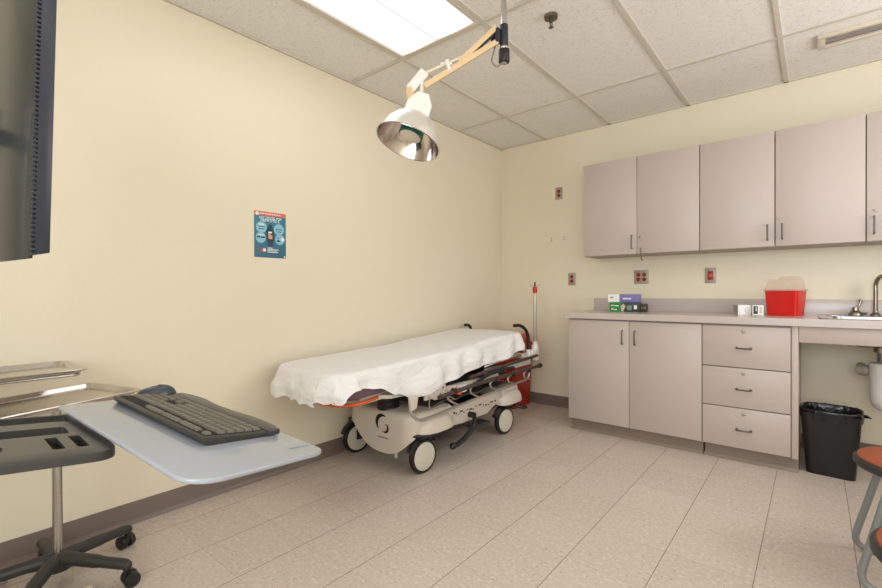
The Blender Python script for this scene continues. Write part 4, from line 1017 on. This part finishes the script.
# ------------------------------------------------------------------ instrument stands
def mayo_tray(x0, y0, x1, y1, z, parent, rot=0.0):
    """rounded steel tray with turned-out rim; z = underside"""
    c = Vector(((x0 + x1) / 2, (y0 + y1) / 2, 0)); A = Matrix.Translation(c) @ Matrix.Rotation(rot, 4, 'Z') @ Matrix.Translation(-c)
    tb = bmesh.new()
    def rg(ins, zz, r): return [tb.verts.new(A @ Vector((p.x, p.y, zz))) for p in rounded(rect2(x0 + ins, y0 + ins, x1 - ins, y1 - ins), r, 7)]
    L = [rg(0.003, z + 0.013, 0.036), rg(0.0, z + 0.017, 0.036), rg(0.003, z + 0.020, 0.036), rg(0.011, z + 0.0195, 0.032), rg(0.022, z + 0.003, 0.026), rg(0.03, z + 0.0012, 0.022)]
    for a, b in zip(L[:-1], L[1:]):
        for j in range(len(a)): tb.faces.new((a[j], a[(j + 1) % len(a)], b[(j + 1) % len(a)], b[j]))
    tb.faces.new(L[-1]); bmesh.ops.recalc_face_normals(tb, faces=tb.faces[:])
    for f in tb.faces:
        if f.normal.z < -0.5 and len(f.verts) > 4: f.normal_flip()
    bmesh.ops.solidify(tb, geom=tb.faces[:], thickness=0.001)
    mb = MB(); mb._add(tb); return mb
M_trayb = mat('tray_steel', rgb(206, 200, 192), 0.22, 1.0, var=0.04, vscale=30, aniso=(20, 1, 20))
hub = Vector((0.312, -3.600, 0))
t = thing('instrument_stand', 'instrument stand on a five-star black caster base with a steel post', 'instrument stand', hub)
part('post', MB().cyl((hub.x, hub.y, 0.10), (hub.x, hub.y, 0.672), 0.0155, n=24), M_steel, t)
ML = M_black2
part('hub', MB().lathe([(0, 0.065), (0.045, 0.065), (0.05, 0.085), (0.045, 0.112), (0.03, 0.122), (0.0, 0.122)], hub, n=28), ML, t)
for k in range(5):
    a = math.radians(38 + 72 * k); d = Vector((math.cos(a), math.sin(a), 0)); R5 = 0.235 if k == 2 else 0.262
    lg = part('leg', MB().tube([hub + Vector((0, 0, 0.098)), hub + d * 0.08 + Vector((0, 0, 0.098)), hub + d * 0.17 + Vector((0, 0, 0.09)), hub + d * R5 + Vector((0, 0, 0.082))], 0.022, n=14, smooth=4, ry=0.024, rs=[1.15, 1.0, 0.85, 0.72]).sph(hub + d * R5 + Vector((0, 0, 0.078)), 0.018), ML, t)
    e = hub + d * R5; sw = a + 0.9 + 0.7 * k; dd = Vector((math.cos(sw), math.sin(sw), 0)); pp = Vector((-dd.y, dd.x, 0))
    if k == 2: e = hub + d * (R5 - 0.0); dd = Vector((0.2, 1, 0)).normalized(); pp = Vector((-dd.y, dd.x, 0))
    m = MB().cyl(e + Vector((0, 0, 0.045)), e + Vector((0, 0, 0.075)), 0.009)
    for s in (-1, 1): m.cyl(e + dd * 0.012 + pp * s * 0.007 + Vector((0, 0, 0.027)), e + dd * 0.012 + pp * s * 0.027 + Vector((0, 0, 0.027)), 0.027, n=24, bev=0.003)
    m.sph(e + dd * 0.008 + Vector((0, 0, 0.032)), 0.022, sc=(0.9, 0.9, 0.8))
    part('caster', m, M_black, lg)
fr = [RZ((0.30, -3.62, 0), 0.30) @ Vector((p.x, p.y, 0.682)) for p in rounded(rect2(0.15, -3.83, 0.45, -3.41), 0.03)]
part('tray_ring', MB().tube(fr, 0.0045, n=8, closed=True).tube([(hub.x, hub.y, 0.668), (0.29, -3.61, 0.674), (0.43, -3.57, 0.682)], 0.006), M_steel, t)
tr = mayo_tray(0.125, -3.864, 0.475, -3.376, 0.6815, None, 0.30)
t2 = solo('instrument_tray', tr, M_trayb, 'lower steel instrument tray, partly behind the grey keyboard shelf', 'tray', (0.30, -3.62, 0.686), 'steel instrument trays')
tr = mayo_tray(0.095, -3.99, 0.425, -3.525, 0.792, None, 0.03)
solo('instrument_tray', tr, M_trayb, 'upper steel instrument tray at the left edge, above the other one', 'tray', (0.26, -3.755, 0.797), 'steel instrument trays')
h2 = Vector((0.26, -4.06, 0))
t = thing('instrument_stand', 'chrome instrument stand with flat steel feet at the bottom left corner', 'instrument stand', h2)
part('post', MB().cyl(h2 + Vector((0, 0, 0.02)), h2 + Vector((0, 0, 0.79)), 0.0125, n=20), M_chrome, t)
fr = [Vector((p.x, p.y, 0.7905)) for p in rounded(rect2(0.12, -3.965, 0.40, -3.545), 0.03)]
part('tray_ring', MB().tube(fr, 0.0045, n=8, closed=True).tube([h2 + Vector((0, 0, 0.788)), (0.26, -3.96, 0.786)], 0.007), M_steel, t)
part('foot', MB().box((0.150, -4.09, 0.012), (0.185, -3.72, 0.03), 0.003, M=RZ((0.17, -4.06, 0), 0.03)).box((0.15, -4.09, 0.012), (0.27, -4.05, 0.03), 0.003), M_steel, t)
part('foot', MB().tube([h2 + Vector((0, 0, 0.02)), (0.36, -3.85, 0.02), (0.47, -3.53, 0.02)], 0.011, smooth=4), M_chrome, t)
part('foot', MB().tube([h2 + Vector((0, 0, 0.02)), (0.50, -4.12, 0.02)], 0.011), M_chrome, t)

# ------------------------------------------------------------------ computer cart with tilted keyboard shelf and organiser
def zp(x, y, dz=0.0): return 0.765 - 0.04 * (x - 1.5) - 0.12 * (y + 3.6) + dz
nrm = Vector((0.04, 0.12, 1)).normalized()
cart = thing('computer_cart', 'computer cart with a grey keyboard shelf and black organiser tray', 'computer cart', (1.16, -4.10, 0))
o2 = rounded([Vector(p) for p in ((0.972, -3.712), (1.674, -3.662), (1.628, -3.352), (0.908, -3.386))], [0.012, 0.07, 0.04, 0.03], 8)
M_shelf = mat('grey_blue_shelf', rgb(160, 165, 173), 0.14, var=0.02, coat=0.3)
mb = MB().poly([(p.x, p.y, zp(p.x, p.y, -0.010)) for p in o2], nrm * 0.010, 0.0035, 3)
part('keyboard_shelf', mb, M_shelf, cart)
part('shelf_mark', text_mb('CURVE', (1.585, -3.425, zp(1.585, -3.425, 0.0004)), Vector((-0.08, 0.33, -0.04)), Vector((-1, -0.05, 0.04)), 0.014), mat('faint_print', rgb(140, 150, 162), 0.4), cart) if False else None
m = MB()
for k in range(6):
    x, y = 1.575 - 0.001 * k, -3.415 + 0.009 * k
    m.box((x, y, zp(x, y, 0.0)), (x + 0.010, y + 0.007, zp(x, y, 0.0007)))
part('shelf_mark', m, mat('faint_print', rgb(150, 158, 168), 0.4), cart)
# organiser: built flat then sheared on to the tilted plane
o3 = rounded(rect2(0.998, -4.16, 1.360, -3.676), [0.03, 0.03, 0.05, 0.02], 8)
org = part('organiser_tray', MB().poly([(p.x, p.y, 0.0) for p in o3], (0, 0, 0.021), 0.003, 2), mat('black_organiser', rgb(62, 62, 59), 0.3, var=0.05), cart)
L = ROOTLOC[cart.name]
org.matrix_local = Matrix()
cut = MB()
def cbox(x0, y0, x1, y1, zb, r=0.006):
    cut.poly([(p.x - L.x, p.y - L.y, zb) for p in rounded(rect2(x0, y0, x1, y1), r, 4)], (0, 0, 0.06))
cbox(1.012, -4.12, 1.075, -3.704, 0.010)
cbox(1.128, -4.08, 1.19, -3.728, 0.004)
cbox(1.216, -3.737, 1.308, -3.717, 0.002, 0.002)
cbox(1.216, -3.777, 1.308, -3.757, 0.002, 0.002)
cut.cyl((1.262 - L.x, -3.885 - L.y, 0.004), (1.262 - L.x, -3.885 - L.y, 0.06), 0.040, n=32)
boolean_cut(org, cut)
for v in org.data.vertices:
    v.co.z += zp(v.co.x + L.x, v.co.y + L.y, -0.018 - 0.021)
org.data.set_sharp_from_angle(angle=math.radians(30))
part('support_arm', MB().box((1.10, -4.12, 0.745), (1.22, -3.95, 0.765), 0.003, M=Matrix.Translation((0, -4.1, 0.755)) @ Matrix.Rotation(-0.12, 4, 'X') @ Matrix.Translation((0, 4.1, -0.755))), M_black, cart)
part('column', MB().cyl((1.16, -4.10, 0.05), (1.16, -4.10, 1.55), 0.028, n=24), M_steel, cart)
b = MB()
for k in range(4):
    a = math.radians(45 + 90 * k + 10); e = Vector((1.16 + 0.24 * math.cos(a), -4.10 + 0.24 * math.sin(a), 0.06))
    b.tube([(1.16, -4.10, 0.075), e], 0.02, ry=0.03, rs=[1.2, 0.8])
    b.cyl((e.x - 0.02, e.y, 0.025), (e.x + 0.02, e.y, 0.025), 0.025)
part('wheeled_base', b, M_black, cart)
# pen in the cup hole
# keyboard
kp = Vector((1.481, -3.564, 0)); kp.z = zp(kp.x, kp.y, 0)
ku = Vector((-1, -0.062, 0)); ku.z = -0.04 * ku.x - 0.12 * ku.y; ku.normalize()
kv = ku.cross(nrm); kv.normalize()
if kv.y < 0: kv = -kv               # towards the typist
kn = nrm
KM = Matrix(((ku.x, -kv.x, kn.x, kp.x), (ku.y, -kv.y, kn.y, kp.y), (ku.z, -kv.z, kn.z, kp.z), (0, 0, 0, 1)))
KW, KD = 0.500, 0.182
kb = thing('keyboard', 'black full-size keyboard on the grey shelf', 'keyboard', (0, 0, 0)); ROOTLOC[kb.name] = Vector((0, 0, 0)); kb.matrix_world = KM
def ktop(y): return 0.030 + y * 0.075       # y from 0 (back) to -KD
sec = [(-0.006, 0.004), (-0.012, 0.0), (-KD + 0.002, 0.0), (-KD, 0.004), (-KD, 0.009), (-KD + 0.004, 0.0115), (-0.010, 0.0195), (-0.002, 0.0195), (0.003, 0.016)]
mb = MB().poly([(0, y, z) for y, z in sec], (KW, 0, 0), 0.002, 2)
part('case', mb, mat('keyboard_case', rgb(52, 49, 44), 0.42, bump=0.1, scale=500), kb)
rest = []
for i in range(33):
    x = -0.004 + (KW + 0.008) * i / 32; q = i / 32
    d = 0.012 + 0.010 * (math.exp(-((q - 0.22) / 0.16) ** 2) + math.exp(-((q - 0.8) / 0.12) ** 2)) * 1.0
    if q < 0.06 or q > 0.94: d *= 0.55
    rest.append((x, d))
pts = [(x, -KD + 0.028, 0.002) for x, d in rest] + [(x, -KD - d, 0.002) for x, d in rest[::-1]]
part('palm_rest', MB().poly(pts, (0, 0, 0.0135), 0.004, 2), mat('palm_rest_grey', rgb(50, 50, 52), 0.3), kb)
part('key_bed', MB().poly([(0.010, -0.011, 0.0192), (KW - 0.010, -0.011, 0.0192), (KW - 0.010, -KD + 0.034, 0.0123), (0.010, -KD + 0.034, 0.0123)], (0, 0, 0.0012)), M_dark, kb)
km = {}
M_key = mat('key_plastic', rgb(104, 100, 88), 0.45)
def keymesh(w, d=0.0192):
    if (w, d) in km: return km[(w, d)]
    t = bmesh.new(); bot = [(-w / 2, -d / 2), (w / 2, -d / 2), (w / 2, d / 2), (-w / 2, d / 2)]
    a = [t.verts.new((x, y, 0)) for x, y in bot]; b = [t.verts.new((x * (1 - 0.003 / w), y * 0.84 + 0.0004, 0.0060)) for x, y in bot]
    t.faces.new(b); 
    for j in range(4): t.faces.new((a[j], a[(j + 1) % 4], b[(j + 1) % 4], b[j]))
    bmesh.ops.bevel(t, geom=t.edges[:], offset=0.0008, segments=1, affect='EDGES')
    me = bpy.data.meshes.new('key'); t.to_mesh(me); t.free(); me.materials.append(M_key); km[(w, d)] = me; return me
U1 = 0.0210; tilt = Matrix.Rotation(0.05, 4, 'X')
def key(u, row_y, w=1.0, d=0.0192):
    x = 0.013 + u * U1 + w * U1 / 2
    o = bpy.data.objects.new('key', keymesh(round(w * U1 - 0.0014, 5), d)); C.objects.link(o); o.parent = kb
    o.matrix_local = Matrix.Translation((x, row_y, 0.0200 + row_y * 0.050)) @ tilt
rows_y = [-0.020, -0.051, -0.0725, -0.094, -0.1155, -0.137]
for u in [0] + [2 + k for k in range(4)] + [6.5 + k for k in range(4)] + [11 + k for k in range(4)]: key(u, rows_y[0], 1, 0.0145)
for k in range(13): key(k, rows_y[1])
key(13, rows_y[1], 2)
key(0, rows_y[2], 1.5)
for k in range(12): key(1.5 + k, rows_y[2])
key(13.5, rows_y[2], 1.5)
key(0, rows_y[3], 1.75)
for k in range(11): key(1.75 + k, rows_y[3])
key(12.75, rows_y[3], 2.25)
key(0, rows_y[4], 2.25)
for k in range(10): key(2.25 + k, rows_y[4])
key(12.25, rows_y[4], 2.75)
for u, w in ((0, 1.25), (1.25, 1.25), (2.5, 1.25), (3.75, 6.25), (10, 1.25), (11.25, 1.25), (12.5, 1.25), (13.75, 1.25)): key(u, rows_y[5], w)
for k in range(3):
    key(15.25 + k, rows_y[1]); key(15.25 + k, rows_y[2]); key(15.25 + k, rows_y[5])
key(16.25, rows_y[4])
for r in (1, 2, 3, 4): 
    for k in range(3): key(18.5 + k, rows_y[r])
key(18.5, rows_y[5], 2); key(20.5, rows_y[5])
for r in (1, 2, 3, 4): key(21.5, rows_y[r])
# mouse beyond the keyboard
mc = Vector((0.945, -3.475, 0)); mc.z = zp(mc.x, mc.y)
mo = thing('computer_mouse', 'dark glossy computer mouse behind the far end of the keyboard', 'mouse', mc)
mx = Matrix(((1, 0, 0.04, mc.x), (0, 1, 0.12, mc.y), (-0.04, -0.12, 1, mc.z), (0, 0, 0, 1)))
def mouse(u, v):
    a = u * 2 * PI; f = v * PI / 2
    r = math.cos(f) ** 0.7; x = 0.030 * math.cos(a) * r; y = 0.056 * math.sin(a) * r
    return mx @ Vector((x, y, 0.034 * math.sin(f) * (1 + 0.12 * math.sin(a)) + 0.001))
part('shell', MB().grid(mouse, 40, 14, closed_u=True), mat('mouse_shell', rgb(62, 66, 76), 0.25), mo, smooth=180)
part('scroll_wheel', MB().cyl(mx @ Vector((-0.003, 0.035, 0.020)), mx @ Vector((0.003, 0.035, 0.020)), 0.008, n=18), M_black, mo)

# ------------------------------------------------------------------ monitor on the cart's column (seen from behind)
mon = thing('monitor', 'dark flat monitor at the top left, seen from behind', 'monitor', (1.30, -3.83, 1.15))
ROOTLOC[mon.name] = Vector((0, 0, 0)); 
xe, ye = 1.414, -3.824
ld = Vector((-0.9915, -0.128, 0)); ld.normalize()           # along the back, away from the visible edge
ln = Vector((-ld.y, ld.x, 0))
if ln.y < 0: ln = -ln                                       # screen side
MM = Matrix(((ld.x, ln.x, 0, xe), (ld.y, ln.y, 0, ye), (0, 0, 1, 1.153), (0, 0, 0, 1)))
MM = MM @ Matrix.Rotation(math.radians(-1.7), 4, 'X')
mon.matrix_world = MM
M_mon = mat('monitor_back', rgb(48, 51, 50), 0.22, var=0.08, vscale=3)
M_mon2 = mat('monitor_border', rgb(44, 47, 58), 0.35)
MWd, MHt = 0.54, 0.56
# slim shell: side face tapers upward at the bottom towards the screen
part('shell', MB().poly([(0.0, 0.006, 0.006), (0.0, 0.028, 0.012), (0.0, 0.028, MHt), (0.0, 0.006, MHt)], (MWd, 0, 0), 0.0015), M_mon2, mon)
part('back_cover', MB().poly([(0.003, 0.005, 0.0), (0.003, 0.0, 0.0), (0.10, -0.014, -0.003), (0.27, -0.018, -0.005), (0.44, -0.014, -0.003), (0.537, 0.0, 0.0), (0.537, 0.005, 0.0)], (0, 0, MHt), 0.0015), M_mon, mon)
m = MB()
for k in range(66): m.box((-0.0012, 0.0005, 0.006 + k * 0.0084), (0.004, 0.0065, 0.0105 + k * 0.0084), 0.0)
part('vent_ribs', m, M_mon2, mon)
part('screen', MB().box((0.014, 0.0281, 0.026), (MWd - 0.014, 0.0292, MHt - 0.014)), mat('screen_glass', rgb(18, 20, 24), 0.12), mon)
part('mount_arm', MB().box((0.22, -0.05, 0.22), (0.32, -0.017, 0.32), 0.004).box((0.25, -0.26, 0.255), (0.29, -0.045, 0.285), 0.004), M_black, mon)
